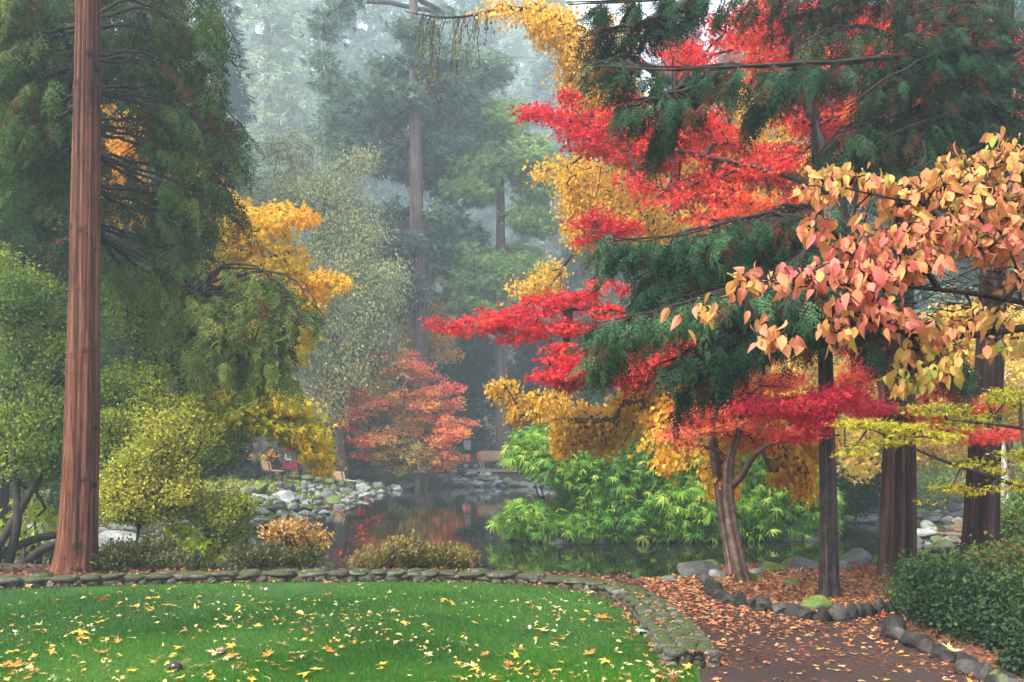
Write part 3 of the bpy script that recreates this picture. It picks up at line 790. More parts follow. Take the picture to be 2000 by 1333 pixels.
def rock_px(kind, px, py, w, h, label, group=None, sink=.25, **kw):
    """centre, width and height in photo pixels"""
    g = hit(px, py + h * .5); s = g[1] / F
    a = w * s / 2; c = h * s / 2 * 1.15
    return rock(kind, (g[0], g[1] + a * .5, g[2] + c * (1 - sink) * .9), (a, a * rr.uniform(.7, 1), c), label, group, **kw)

# ---- low stone wall
we = empty('stone_wall', (inner[80][0], inner[80][1], 0), 'long low curved wall of mossy mortared stones edging the lawn', 'wall')
core = Buf()
ring = []
for i in range(160):
    a = inner[i] + nr[i] * .05; o_ = outer[i] - nr[i] * .05
    ring += [(a[0], a[1], -.25), (a[0], a[1], WH - .018), (o_[0], o_[1], WH - .018), (o_[0], o_[1], -.5)]
I, S = gridfaces(160, 4, False); core.add(ring, I, S)
core.add(ring[-4:], [0, 1, 2, 3], [4]); core.add(ring[:4], [3, 2, 1, 0], [4])
core.build('mortar_core', M['mortar'], we, False)
cop = Buf(); fac = Buf(); r = np.random.RandomState(9)
def put_stone(buf, c, ax, size, seed, base, p=4, amp=.1, cuts=4):
    v, i, f = rock_geo(seed, base, p, cuts, amp); t = np.array([ax[0], ax[1], 0]); nn = np.array([-ax[1], ax[0], 0])
    v = v * np.array(size); w = v[:, :1] * t + v[:, 1:2] * nn + v[:, 2:] * np.array([0, 0, 1.0])
    buf.add(w + np.array(c), i, f, r.uniform(.2, .85))
def at_s(s):
    f = np.interp(s, slen, np.arange(160)); i = int(min(158, f)); t = f - i
    return inner[i] * (1 - t) + inner[i + 1] * t, norm(nr[i]), norm(tn_[i]), WT[i]
s = 0.05; ARM = slen[122]
while s < ARM:
    L_ = r.uniform(.16, .42)
    q, n_, t_, w = at_s(s + L_ / 2)
    k = r.rand(); rows = [(.0, .55), (.55, 1.0)] if k < .55 else [(0, 1.0)]
    for a0, a1 in rows:
        c = q + n_ * w * (a0 + a1) / 2 - n_ * .015
        put_stone(cop, (c[0], c[1], WH - .03 + r.uniform(-.008, .012)), t_, (L_ / 2 * 1.03, w * (a1 - a0) / 2 * 1.06, r.uniform(.03, .04)), r.randint(999), ICOs, 6, .07, 3)
    s += L_
s = ARM
while s < slen[-1] + .02:
    L_ = r.uniform(.09, .13)
    q, n_, t_, w = at_s(min(s + L_ / 2, slen[-1])); q = q + t_ * max(0, s + L_ / 2 - slen[-1])
    u = 0
    while u < .93:
        du = r.uniform(.26, .42); du = min(du, 1 - u) if 1 - u - du > .15 else 1 - u
        c = q + n_ * w * (u + du / 2)
        put_stone(cop, (c[0], c[1], WH - .025 + r.uniform(-.01, .012)), t_, (L_ / 2 * 1.0, w * du / 2 * 1.0, r.uniform(.03, .038)), r.randint(999), ICOs, 4.5, .06, 3)
        u += du
    s += L_
s = 0
while s < slen[-1]:
    L_ = r.uniform(.1, .26)
    q, n_, t_, w = at_s(s + L_ / 2)
    for z in ((.03,) if r.rand() < .75 else (.01, .06)):
        c = q + n_ * .045
        put_stone(fac, (c[0], c[1], z + r.uniform(-.01, .01)), t_, (L_ / 2 * .92, .06, (.055 if z == .03 else .03)), r.randint(999), ICOs, 2.8, .15)
        if s > ARM:
            c = q + n_ * (w - .04); put_stone(fac, (c[0], c[1], z), t_, (L_ / 2 * .92, .06, .065), r.randint(999), ICOs, 2.8, .15)
    s += L_
for f_ in (.12, .38, .64, .88):
    for z in (.01, .065):
        c = inner[-1] + nr[-1] * WT[-1] * f_ + tn_[-1] * .0; put_stone(fac, (c[0], c[1], z), nr[-1], (.06, .07, .045), r.randint(999), ICOs, 3, .12)
cop.build('coping', M['wall_stone'], we, True); fac.build('stone_face', M['wall_stone'], we, True)

# ---- bed edging stones
def edging(poly, label, group, lo, hi, kind, seed, hgt=.09, n_max=99):
    r = np.random.RandomState(seed); P = path_interp(np.array(poly), 400); sl = np.concatenate([[0], np.cumsum(np.linalg.norm(np.diff(P, axis=0), axis=1))]); s = 0
    while s < sl[-1] and n_max > 0:
        w = r.uniform(lo, hi); i = int(np.interp(s + w / 2, sl, np.arange(400))); q = P[i]; t = norm(P[min(399, i + 2)] - P[max(0, i - 2)])
        h = hgt * r.uniform(.8, 1.35)
        rock(kind, (q[0] + r.uniform(-.02, .02), q[1] + r.uniform(-.02, .02), h * .35), (w * .56, w * .5 * r.uniform(.8, 1.1), h), label, group, 'edging_stone', rz=math.atan2(t[1], t[0]) + r.uniform(-.3, .3), tilt=.3, cat='stone')
        s += w; n_max -= 1
edging(edge1[:11], 'small dark rounded stone in the row edging the leaf covered tree bed', 'dark edging stones round the tree bed', .11, .21, 'edge', 3, .085)
edging(edge2, 'dark grey rough stone edging the path below the dense green shrub', 'rough edging stones below the dense shrub', .15, .28, 'edge', 8, .095)
# mossy mound and little moss cushions in the bed
g = gz(1600, 1196); rock('moss', (g[0] - .02, g[1] + .06, .04), (.19, .15, .13), 'bright mossy stone at the foot of the slim grey trunk', name='mossy_stone', cat='stone')
g = gz(1548, 1146); rock('moss', (g[0], g[1], .03), (.13, .1, .06), 'small flat moss cushion among the leaves of the bed', name='mossy_stone', cat='stone')
g = gz(1455, 1142); rock('moss', (g[0]+.15, g[1]+.3, .03), (.13, .1, .06), 'small mossy stone just behind the leaning double trunk', name='mossy_stone', cat='stone')
# boulders between bed and pond
for px, py, w, h, k, lab in [
    (1308, 1137, 42, 14, 'grey', 'flat pale boulder touching the water at the end of the wall'),
    (1368, 1122, 86, 32, 'grey', 'broad grey boulder by the water next to the leaning trunks'),
    (1402, 1132, 40, 22, 'grey', 'rounded grey boulder leaning against the broad grey one'),
    (1478, 1124, 46, 22, 'grey', 'mossy flat boulder just right of the leaning trunks'),
    (1512, 1116, 74, 24, 'moss', 'low mossy boulder strewn with pale leaves at the pond edge'),
    (1572, 1112, 84, 30, 'grey', 'long mossy boulder beside the slim grey trunk'),
    (1562, 1098, 26, 10, 'grey', 'small dark boulder peeking over the long mossy one'),
    (1606, 1106, 40, 18, 'moss', 'small mossy boulder hidden behind the slim grey trunk'),
    (1650, 1114, 36, 26, 'grey', 'smooth grey boulder right of the slim grey trunk'),
    (1676, 1099, 68, 34, 'grey', 'humped grey boulder with bright moss near the big reddish trunk'),
    (1712, 1103, 40, 24, 'moss', 'mossy boulder against the foot of the big reddish trunk'),
    (1532, 1130, 24, 16, 'edge', 'small black stone on the leaf litter of the bed'),
    (1555, 1130, 20, 12, 'edge', 'tiny dark stone on the leaf litter of the bed'),
    (1603, 1128, 18, 12, 'edge', 'small dark stone touching the slim grey trunk')]:
    d_ = 12.6 + (1140 - (py + h / 2)) * .045; s_ = d_ / F
    z_ = max(-.1, CZ - (py + h / 2 - HY) * s_)
    rock(k, ((px - 1000) * s_, d_ + w * s_ * .3, z_ + h * s_ * .5), (w * s_ * .56, w * s_ * .42, h * s_ * .8), lab)
# west bank boulders, one by one
GL = 'small pale boulders heaped along the rocky bank'
for px, py, w, h, k, lab in [
    (551, 968, 54, 26, 'pale', 'largest pale striped boulder of the rocky bank, below the mossy one'),
    (507, 955, 36, 26, 'moss', 'mossy rounded boulder in front of the tilted wooden bench'),
    (480, 958, 24, 16, 'grey', 'grey boulder at the edge of the yellow bush'),
    (545, 948, 24, 14, 'grey', 'slim grey boulder under the tilted wooden bench'),
    (563, 952, 30, 18, 'grey', 'dark oval boulder beneath the stone ledge'),
    (594, 950, 16, 24, 'pale', 'upright pale boulder standing on end'),
    (592, 972, 14, 24, 'grey', 'narrow dark boulder leaning below the upright one'),
    (580, 974, 26, 12, 'grey', 'flat dark boulder between the striped and the leaning one'),
    (641, 967, 38, 26, 'grey', 'big dark grey boulder at the waterline of the rocky bank'),
    (622, 966, 20, 16, 'grey', 'dark boulder nestled against the big grey one'),
    (652, 951, 20, 12, 'grey', 'dark boulder in front of the pale wooden bench'),
    (680, 958, 34, 14, 'grey', 'long grey boulder curving towards the water'),
    (705, 950, 40, 16, 'pale', 'wide pale boulder near the coral tree'),
    (734, 946, 24, 14, 'pale', 'pale rounded boulder between wide boulder and coral tree'),
    (752, 940, 28, 16, 'moss', 'brown mossy boulder under the coral branches'),
    (790, 948, 46, 20, 'grey', 'dark brown boulder in the water below the coral tree'),
    (712, 968, 26, 12, 'pale', 'white boulder at the waterline near the wide pale one'),
    (682, 972, 24, 14, 'pale', 'white rounded boulder standing in the water'),
    (663, 974, 16, 18, 'pale', 'small white boulder beside the big dark one'),
    (504, 977, 34, 18, 'grey', 'grey boulder on the slope of the rocky bank'),
    (522, 985, 26, 16, 'moss', 'mossy boulder on the slope of the rocky bank'),
    (548, 988, 30, 26, 'pale', 'bright pointed boulder in the middle of the rocky bank'),
    (575, 992, 22, 18, 'pale', 'pale boulder right beside the bright pointed one'),
    (597, 986, 18, 18, 'pale', 'white boulder with a lichen patch close to the water'),
    (560, 980, 20, 10, 'pale', 'small white boulder wedged above the pointed one'),
    (508, 998, 30, 16, 'pale', 'pale flat boulder above the golden shrub'),
    (476, 997, 26, 22, 'pale', 'pale boulder half hidden by the yellow bush'),
    (545, 1012, 30, 12, 'pale', 'low white boulder at the tip of the bank'),
    (588, 1012, 26, 12, 'pale', 'white boulder at the end of the spit'),
    (610, 1006, 14, 16, 'pale', 'small upright white boulder at the end of the spit'),
    (632, 1010, 13, 9, 'grey', 'lone small stone standing clear in the water'),
    (500, 1025, 90, 22, 'grey', 'long flat slab behind the golden shrub'),
    (870, 943, 20, 12, 'grey', 'grey boulder on the far shore under the coral tree'),
    (892, 944, 20, 10, 'pale', 'pale boulder on the far shore beneath the orange vehicle'),
    (942, 938, 40, 14, 'grey', 'largest grey boulder on the far shore in front of the long bench'),
    (964, 936, 22, 10, 'pale', 'pale boulder leaning on the largest one of the far shore'),
    (918, 946, 26, 8, 'pale', 'long pale stone at the far waterline'),
    (903, 919, 14, 13, 'grey', 'rounded grey boulder next to the small orange vehicle')]:
    rock_px(k, px, py, w, h, lab)
r = np.random.RandomState(21)
for k in range(120):
    t = r.rand(); y = 25.2 + 22 * r.rand() ** .8; sdx = r.uniform(.0, 2.6) ** 1.0
    xs = np.interp(y, [24.6, 26, 29.5, 37, 43.5, 48, 50], [-8.5, -7.4, -5.7, -5.7, -5.3, -4.9, -3.6]) - sdx
    z = float(terr(xs, y)); a = r.uniform(.1, .3) * (1.2 - .2 * sdx)
    kd = 'pale' if r.rand() < .6 else ('grey' if r.rand() < .6 else 'moss')
    rock(kd, (xs, y, max(z, WZ) + a * .25), (a, a * .8, a * r.uniform(.5, .8)), {'pale': 'small pale boulder in the heap along the rocky bank', 'grey': 'small dark boulder in the heap along the rocky bank', 'moss': 'small mossy boulder in the heap along the rocky bank'}[kd], {'pale': GL, 'grey': 'small dark boulders along the rocky bank', 'moss': 'small mossy boulders along the rocky bank'}[kd])
for k in range(62):
    x = -3.4 + 7.2 * k / 61 + r.uniform(-.1, .1); y = 50.7 + r.uniform(-.2, 1.5); a = r.uniform(.12, .34); kd = 'pale' if r.rand() < .5 else 'grey'
    rock(kd, (x, y, max(float(terr(x, y)), WZ) + a * .3), (a * 1.2, a * .8, a * .6), kd + ' rounded stone in the row along the far shore', kd + ' stones along the far shore')
# pale rocks in the creek seen beneath the bushes
for k in range(46):
    y = r.uniform(20.5, 26.5); x = (r.uniform(-40, 470) - 1000) * y / F; a = r.uniform(.15, .5)
    rock('pale' if r.rand() < .8 else 'grey', (x, y, WZ + a * .2), (a * 1.2, a * .8, a * .5), 'pale creek rock glimpsed beneath the yellow green bushes', 'creek rocks beneath the bushes')
# east bank
for px, py, w, h, k, lab in [
    (1830, 1105, 90, 40, 'grey', 'large speckled boulder behind the dense green shrub'),
    (1800, 1082, 46, 26, 'moss', 'mossy dark boulder beside the big reddish trunk'),
    (1845, 1070, 76, 28, 'grey', 'flat grey boulder in the middle of the stream bank'),
    (1812, 1040, 60, 24, 'pale', 'wide pale boulder with fallen orange leaves by the stream'),
    (1860, 1056, 50, 22, 'pale', 'pale boulder under the dark low bench'),
    (1826, 1012, 46, 18, 'pale', 'pointed pale boulder on the far side of the stream'),
    (1866, 1010, 50, 16, 'pale', 'rounded pale boulder at the head of the stream'),
    (1800, 1002, 30, 14, 'grey', 'grey boulder at the head of the stream'),
    (1690, 1012, 70, 20, 'pale', 'smooth pale boulder beyond the dark waterside shrub'),
    (1785, 1060, 30, 18, 'grey', 'dark wet boulder at the stream edge')]:
    rock_px(k, px, py, w, h, lab)
for k in range(60):
    y = r.uniform(16.5, 32); e_ = np.interp(y, [15.9, 18.5, 24, 31, 36], [6.0, 7.0, 9, 12, 18]); x = e_ + r.uniform(-.1, 2.2); a = r.uniform(.12, .3)
    rock('grey' if r.rand() < .6 else 'pale', (x, y, max(float(terr(x, y)), WZ) + a * .25), (a, a * .8, a * .6), 'small grey stone scattered on the stream bank beyond the big trunks', 'stones scattered on the stream bank')
# island rocks
for px, w in [(1090, 60), (1130, 46), (1175, 34), (1500, 50), (1545, 70), (1590, 50), (1625, 30), (1445, 40)]:
    d_ = 22.9 if px < 1400 else 23.6; s_ = d_ / F
    rock('grey', ((px - 1000) * s_, d_, WZ + .03), (w * s_ * .6, w * s_ * .35, .16), 'dark wet stone at the foot of the drooping green shrub', 'wet stones around the island')

# ================================================================== lawn and litter
r = np.random.RandomState(77)
n = 300000
px = r.uniform(-60, 1420, n); py = 1118 + (1400 - 1118) * r.rand(n) ** .85
d = CZ * F / (py - HY); gxp = np.stack([(px - 1000) * d / F, d], 1)
ok = poly_sd(gxp[:, 0], gxp[:, 1], LAWN) < -.01
gxp = gxp[ok]; n = len(gxp)
pos = np.stack([gxp[:, 0], gxp[:, 1], np.full(n, .0)], 1)
blade = T([(-.5, -.07, 0), (-.5, .07, 0), (.55, 0, .12)], [(0, 1, 2)])
blade[0][:, 0] += .5
dr = np.stack([r.normal(size=n) * .45, r.normal(size=n) * .45, np.ones(n)], 1)
v = .42 + .2 * sn(pos, 1.6, 3) + .2 * sn(pos, .6, 9) + .12 * sn(pos, 5, 19) + .2 * r.normal(size=n)
b = Buf(); b.inst(blade, pos, dr, r.normal(size=(n, 3)) * np.array([1, 1, .1]), r.uniform(.022, .042, n) * (1 + .2 * sn(pos, 3, 4)), np.clip(v, 0, 1))
tag(b.build('grass', M['grass']), 'short green lawn grass', None, None, 'stuff')
# big maple leaves: three hundred things
LM = {}
for mk in 'abc':
    LM[mk] = []
    for q in range(5):
        b = Buf(); tv, ti, ts = t_big_maple(np.random.RandomState(q * 3 + ord(mk)), .45); b.add(tv, ti, ts, np.random.RandomState(q).rand(len(ts))); LM[mk].append(b.mesh('fallen_leaf', M['lawnleaf_' + mk], False))
lab = {'a': 'yellow fallen maple leaf lying on the green lawn', 'b': 'faded cream fallen maple leaf lying on the green lawn', 'c': 'orange brown fallen maple leaf lying on the green lawn'}
grp = {'a': 'yellow leaves on the lawn', 'b': 'cream leaves on the lawn', 'c': 'orange leaves on the lawn'}
cl = r.uniform(0, 1, (14, 2)); k = 0
while k < 298:
    px = r.uniform(-20, 1366); py = 1128 + 222 * r.rand() ** .8
    dens = .62 + .3 * math.sin(px * .013 + py * .03) + (.25 if px < 700 else -.1)
    if r.rand() > dens: continue
    g = gz(px, py)
    if poly_sd(g[0], g[1], LAWN) > -.05: continue
    mk = 'a' if r.rand() < .48 else ('b' if r.rand() < .6 else 'c')
    o = bpy.data.objects.new('fallen_leaf', LM[mk][r.randint(5)]); COL.objects.link(o)
    s = r.choice([.035, .05, .068, .09], p=[.3, .33, .27, .1]) * r.uniform(.8, 1.15)
    o.location = (g[0], g[1], .028 + .01 * r.rand()); o.scale = (s,) * 3; o.rotation_euler = (r.normal() * .22 + (PI if r.rand() < .3 else 0), r.normal() * .22, r.uniform(0, 2 * PI))
    if abs(o.rotation_euler[0]) > 2: o.location.z += s * .3
    tag(o, lab[mk], 'leaf', grp[mk]); k += 1
def scatter_ground(name, label, mat, n, fn, tms, smin, smax, z, seed, tilt=.25, vf=None, kind='stuff'):
    r = np.random.RandomState(seed); P = np.zeros((0, 2))
    while len(P) < n:
        q, w = fn(r, n); P = np.concatenate([P, q[w]])
    P = P[:n]
    P = np.array(P); P3 = np.column_stack([P, np.zeros(len(P))]) if P.shape[1] == 2 else P
    P3 = P3 + np.array([0, 0, 1]) * (z + .012 * r.rand(len(P3)))[:, None]
    d = np.column_stack([r.normal(size=(n, 2)), r.normal(size=n) * tilt]); nn = np.array([0, 0, 1.0]) + r.normal(size=(n, 3)) * tilt
    v = np.clip(.5 + .25 * r.normal(size=n), 0, 1) if vf is None else vf(P3, r)
    b = Buf(); pk = r.randint(len(tms), size=n); s = r.uniform(smin, smax, n)
    for q in range(len(tms)):
        w = pk == q; b.inst(tms[q], P3[w], d[w], nn[w], s[w], v[w])
    return tag(b.build(name, M[mat]), label, None, None, kind)
def f_lawn(r, n):
    py = 1125 + 215 * r.rand(n) ** .9; d = CZ * F / (py - HY); g = np.stack([(r.uniform(-30, 1366, n) - 1000) * d / F, d], 1)
    return g, (poly_sd(g[:, 0], g[:, 1], LAWN) < -.02) & (sn(np.column_stack([g, np.zeros(n)]), 2.2, 31) + .6 * sn(np.column_stack([g, np.zeros(n)]), 6, 32) > r.normal(size=n) * .7 - .1)
scatter_ground('leaf_scraps', 'tiny leaf scraps on the lawn', 'lawn_scrap', 700, f_lawn, MAPLES + [OVAL[1]], .025, .065, .022, 5, .5)
BEDn = np.array(BED); PATHn = np.array(PATH); BED2n = np.array(BED2)
def f_wall(r, n):
    g = np.stack([r.uniform(-7, 1.6, n), r.uniform(7, 12.8, n)], 1); k = np.argmin((g[:, :1] - inner[None, :, 0]) ** 2 + (g[:, 1:] - inner[None, :, 1]) ** 2, 1)
    dd = ((g - inner[k]) * nr[k]).sum(1); return g, (dd > .02) & (dd < WT[k] - .02)
scatter_ground('wall_leaf_litter', 'small fallen leaves lying on the coping of the low wall', 'litter', 420, f_wall, MAPLES + [OVAL[1]], .02, .05, WH + .012, 25, .4)
def f_wallfoot(r, n):
    g = np.stack([r.uniform(-7, 1.4, n), r.uniform(7, 12.8, n)], 1); k = np.argmin((g[:, :1] - inner[None, :, 0]) ** 2 + (g[:, 1:] - inner[None, :, 1]) ** 2, 1)
    dd = ((g - inner[k]) * nr[k]).sum(1); return g, (dd < .03) & (dd > -.14 * r.rand(n) ** 2 - .01)
scatter_ground('drifted_leaves', 'leaves drifted along the foot of the low wall', 'litter', 380, f_wallfoot, MAPLES, .03, .08, .02, 26, .6)
def f_bed(r, n):
    g = np.stack([r.uniform(1.4, 8, n), r.uniform(8.5, 14.3, n)], 1); return g, poly_sd(g[:, 0], g[:, 1], BEDn) < 0
def f_path(r, n):
    g = np.stack([r.uniform(.8, 7, n), r.uniform(6, 12.8, n)], 1)
    a = np.clip((g[:, 1] - 7.6) / 3.4, .08, 1) ** 1.4
    a = np.where((g[:, 0] > 1.3) & (poly_sd(g[:, 0], g[:, 1], BED2n) < .35), np.maximum(a, .3), a)
    return g, (poly_sd(g[:, 0], g[:, 1], PATHn) < 0) & (poly_sd(g[:, 0], g[:, 1], BEDn) > 0) & (r.rand(n) < a)
def f_bed2(r, n):
    g = np.stack([r.uniform(2, 8, n), r.uniform(5.5, 10.5, n)], 1); return g, poly_sd(g[:, 0], g[:, 1], BED2n) < 0
LT = MAPLES + [OVAL[0], OVAL[1]]
scatter_ground('bed_leaf_litter', 'carpet of orange and tan fallen leaves on the tree bed', 'litter', 11000, f_bed, LT, .04, .085, .025, 6, .4)
scatter_ground('path_leaf_litter', 'scattered fallen leaves on the dark path', 'litter', 7000, f_path, LT, .035, .075, .006, 7, .25)
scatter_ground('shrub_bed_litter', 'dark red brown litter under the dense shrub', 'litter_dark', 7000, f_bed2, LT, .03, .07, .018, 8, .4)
def f_needles(r, n):
    g = np.stack([r.uniform(.9, 6, n), r.uniform(6, 10, n)], 1)
    return g, (poly_sd(g[:, 0], g[:, 1], PATHn) < 0) & (np.sin(g[:, 1] * 5 + np.sin(g[:, 0] * 2.2) * 1.2) * .5 + .45 > r.rand(n))
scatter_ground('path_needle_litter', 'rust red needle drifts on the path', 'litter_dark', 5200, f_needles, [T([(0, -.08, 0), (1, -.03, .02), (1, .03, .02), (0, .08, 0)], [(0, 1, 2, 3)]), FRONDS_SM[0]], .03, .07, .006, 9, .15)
def f_big(r):
    p = (r.uniform(1, 5), r.uniform(6.5, 9.5)); return p if poly_sd(p[0], p[1], PATHn) < 0 and poly_sd(p[0], p[1], BED2n) > .05 and poly_sd(p[0], p[1], BEDn) > .05 else None
rb = np.random.RandomState(12); k = 0
while k < 46:
    q = f_big(rb)
    if q is None: continue
    mk = 'abc'[rb.randint(3)]; o = bpy.data.objects.new('fallen_leaf', LM[mk][rb.randint(5)]); COL.objects.link(o); s = rb.uniform(.035, .065)
    o.location = (q[0], q[1], .008); o.scale = (s, s, s * .5); o.rotation_euler = (rb.normal() * .12, rb.normal() * .12, rb.uniform(0, 6.28))
    tag(o, {'a': 'yellow', 'b': 'cream', 'c': 'orange'}[mk] + ' fallen leaf lying flat on the dark path', 'leaf', {'a': 'yellow', 'b': 'cream', 'c': 'orange'}[mk] + ' leaves on the path'); k += 1
for (px, py, s, mk, lb) in [(1855, 1285, .12, 'b', 'big pale leaf draped over the rough edging stones'), (1895, 1330, .08, 'a', 'bright yellow leaf at the foot of the rough edging stones'), (1700, 1241, .06, 'b', 'pale leaf at the end of the rough edging stones')]:
    g = gz(px, py + 12); o = bpy.data.objects.new('fallen_leaf', LM[mk][2]); COL.objects.link(o); o.location = (g[0], g[1], .1 if s > .1 else .02); o.scale = (s,) * 3; o.rotation_euler = (.5, -.3, 1.2); tag(o, lb, 'leaf')
# glossy dark dome, brown cap, teal wrapper
b = Buf(); v, i, f = rock_geo(4, ICO2, 2.1, 0, .03); g = gz(343, 1312)
b.add(v * np.array([.05, .042, .04]) + np.array([g[0], g[1], .03]), i, f); tag(b.build('river_stone', M['dome'], None, True, (g[0], g[1], 0)), 'glossy near-black rounded stone half hidden in the lawn', 'stone')
b = Buf(); g = gz(432, 1282); v, i, f = rock_geo(8, ICO2, 2.0, 1, .12); v = v * np.array([.038, .034, .02]) + np.array([g[0], g[1], .035]); b.add(v, i, f)
tag(b.build('mushroom', mat_plain('mushroom_brown', (.12, .05, .035), .7), None, True, (g[0], g[1], 0)), 'small dark brown mushroom cap in the lawn beside pale leaves', 'mushroom')
b = Buf(); g = gz(1257, 1241); rw = np.random.RandomState(2); xx, yy = np.meshgrid(np.linspace(-.07, .07, 8), np.linspace(-.05, .05, 6))
b.add(np.stack([xx + g[0], yy + g[1], .035 + .015 * rw.rand(*xx.shape)], -1).reshape(-1, 3), *gridfaces(6, 8, False)); tag(b.build('wrapper', M['teal'], None, False, (g[0], g[1], 0)), 'crumpled pale teal wrapper on the lawn by the wall', 'litter')
# floating leaves on the pond
def f_pond(r, n):
    g = np.stack([r.uniform(-6, 9, n), r.uniform(16.5, 48, n)], 1)
    return g, (poly_sd(g[:, 0], g[:, 1], POND) < -.2) & (r.rand(n) < .3 + g[:, 1] / 60) & (np.hypot((g[:, 0] - 4.5) / 5, (g[:, 1] - 25.4) / 2.6) > 1)
scatter_ground('floating_leaves', 'specks of fallen leaves floating on the pond', 'leaf_tan', 260, f_pond, DIAM, .04, .09, WZ + .004, 15, .05)
def f_bank(r, n):
    g = np.stack([r.uniform(-9, 3, n), r.uniform(11.6, 14.6, n)], 1)
    wi = np.interp(g[:, 0], outer[:, 0], outer[:, 1]); return g, (g[:, 1] > wi) & (g[:, 1] < wi + 2.2) & (terr(g[:, 0], g[:, 1]) > WZ)
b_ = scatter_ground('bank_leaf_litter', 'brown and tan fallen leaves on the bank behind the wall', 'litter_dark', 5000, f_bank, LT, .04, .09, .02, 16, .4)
v_ = b_.data.vertices; c_ = np.zeros(len(v_) * 3); v_.foreach_get('co', c_); c_ = c_.reshape(-1, 3); c_[:, 2] += terr(c_[:, 0], c_[:, 1]); v_.foreach_set('co', c_.ravel())

def f_west(r, n):
    g = np.stack([r.uniform(-15, -4.5, n), r.uniform(24, 47, n)], 1); return g, terr(g[:, 0], g[:, 1]) > WZ + .02
b_ = scatter_ground('west_bank_litter', 'yellow leaves and low weeds strewn between the boulders of the rocky bank', 'leaf_yellowgreen', 9000, f_west, MAPLES + DIAM, .07, .16, .02, 17, .5)
v_ = b_.data.vertices; c_ = np.zeros(len(v_) * 3); v_.foreach_get('co', c_); c_ = c_.reshape(-1, 3); c_[:, 2] += terr(c_[:, 0], c_[:, 1]); v_.foreach_set('co', c_.ravel())
# ================================================================== benches, vehicles
def Rz(a): c, s = math.cos(a), math.sin(a); return np.array([[c, -s, 0], [s, c, 0], [0, 0, 1]])
def bench(x, y, z, a, W, label, wood='wood', back_n=4, hs=1.0, group=None, legc='iron'):
    """a = facing direction angle; length runs across it"""
    e = empty('park_bench', (x, y, z), label, 'bench', group); R = Rz(a)
    def loc(p): return R @ np.array(p) + np.array([x, y, z])
    tl = .22
    Rb = R @ np.array([[math.cos(-tl), 0, math.sin(-tl)], [0, 1, 0], [-math.sin(-tl), 0, math.cos(-tl)]])
    b = Buf()
    for k in range(3): b.box(loc((-.02 + .16 * k, 0, .44 * hs)), (.14, W, .035), R)
    b.build('seat', M[wood], e)
    b = Buf()
    for k in range(back_n):
        h = (.54 + .115 * k) * hs; b.box(loc((-.13 - (h - .5) * .22, 0, h)), (.03, W, .1 * hs), Rb)
    b.build('backrest', M[wood], e)
    for s in (-1, 1):
        b = Buf(); q = s * (W / 2 - .2)
        b.box(loc((-.1, q, .22 * hs)), (.06, .05, .44 * hs), R); b.box(loc((.32, q, .21 * hs)), (.06, .05, .42 * hs), R); b.box(loc((.1, q, .405 * hs)), (.46, .05, .03), R)
        b.box(loc((-.2, q, .68 * hs)), (.035, .05, .5 * hs), Rb); b.build('leg', M[legc], e)
    return e
def gnd(px, d): x = (px - 1000) * d / F; return x, d, float(terr(x, d))
x, y, z = gnd(527, 41); bench(x, y, z - .0, math.radians(26), 1.8, 'brown wooden bench tilted towards the pond beside the dark flower bush', 'wood', 3)
x, y, z = gnd(668, 42); bench(x, y, z, math.radians(26), 1.8, 'pale wooden bench on dark legs between yellow branches and coral tree', 'wood_pale', 3)
x, y, z = gnd(980, 54.6); bench(x, y, z + .09, math.radians(-90), 2.3, 'long slatted wooden bench in front of the far redwood trunk', 'wood', 4, 1.05, legc='concrete')
x, y, z = gnd(1895, 21); bench(x, y, -.56, math.radians(200), 1.1, 'low dark wooden bench half hidden behind the furrowed trunk', 'wood', 3, .72)

def wheel(e, c, r, w, axis):
    b = Buf(); P = [np.array(c) - np.array(axis) * w / 2, np.array(c) + np.array(axis) * w / 2]; b.tube(P, [r, r], 20); t = b.build('wheel', M['rubber'], e, False)
    b = Buf(); P = [np.array(c) - np.array(axis) * (w / 2 + .01), np.array(c) + np.array(axis) * (w / 2 + .01)]; b.tube(P, [r * .55, r * .55], 16)
    o = b.build('rim', M['grey_metal'], None); o.parent = t; o.location = Vector(np.array([0, 0, 0.])) ; shift(o, e)
def shift(o, e):
    # verts were left in world space: bring them to the part's space (parts sit at the thing's origin)
    me = o.data; v = np.zeros(len(me.vertices) * 3, np.float32); me.vertices.foreach_get('co', v); v = v.reshape(-1, 3) - np.array(e.location, np.float32); me.vertices.foreach_set('co', v.ravel()); me.update()
# red utility cart, seen from the side, at the far bank
x, y, z = gnd(556, 47.5); z += .0
e = empty('utility_cart', (x, y, z), 'small dark red utility cart with windscreen and orange beacon behind the stone ledge', 'cart')
b = Buf(); b.box((x - .22, y, z + .56), (.72, .9, .36)); b.box((x - .22, y - .46, z + .75), (.76, .04, .05)); b.build('cargo_bed', M['red'], e)
b = Buf(); b.box((x + .42, y, z + .5), (.5, .85, .3)); b.box((x + .6, y, z + .68), (.2, .8, .14)); b.build('hood', M['red'], e)
b = Buf(); b.box((x + .1, y, z + .3), (1.35, .7, .12)); b.build('chassis', M['black'], e)
b = Buf(); b.box((x + .24, y, z + .78), (.24, .7, .1)); b.box((x + .12, y, z + .95), (.07, .7, .3)); b.build('seat', M['white'], e)
for s in (-1, 1):
    b = Buf(); b.tube([(x - .02, y + s * .4, z + .7), (x + .0, y + s * .4, z + 1.45)], [.025] * 2, 8); b.build('roof_post', M['black'], e)
    b = Buf(); b.tube([(x + .5, y + s * .4, z + .7), (x + .34, y + s * .4, z + 1.45)], [.025] * 2, 8); b.build('roof_post', M['black'], e)
b = Buf(); b.box((x + .17, y, z + 1.48), (.5, .9, .05)); b.build('roof', M['grey_metal'], e)
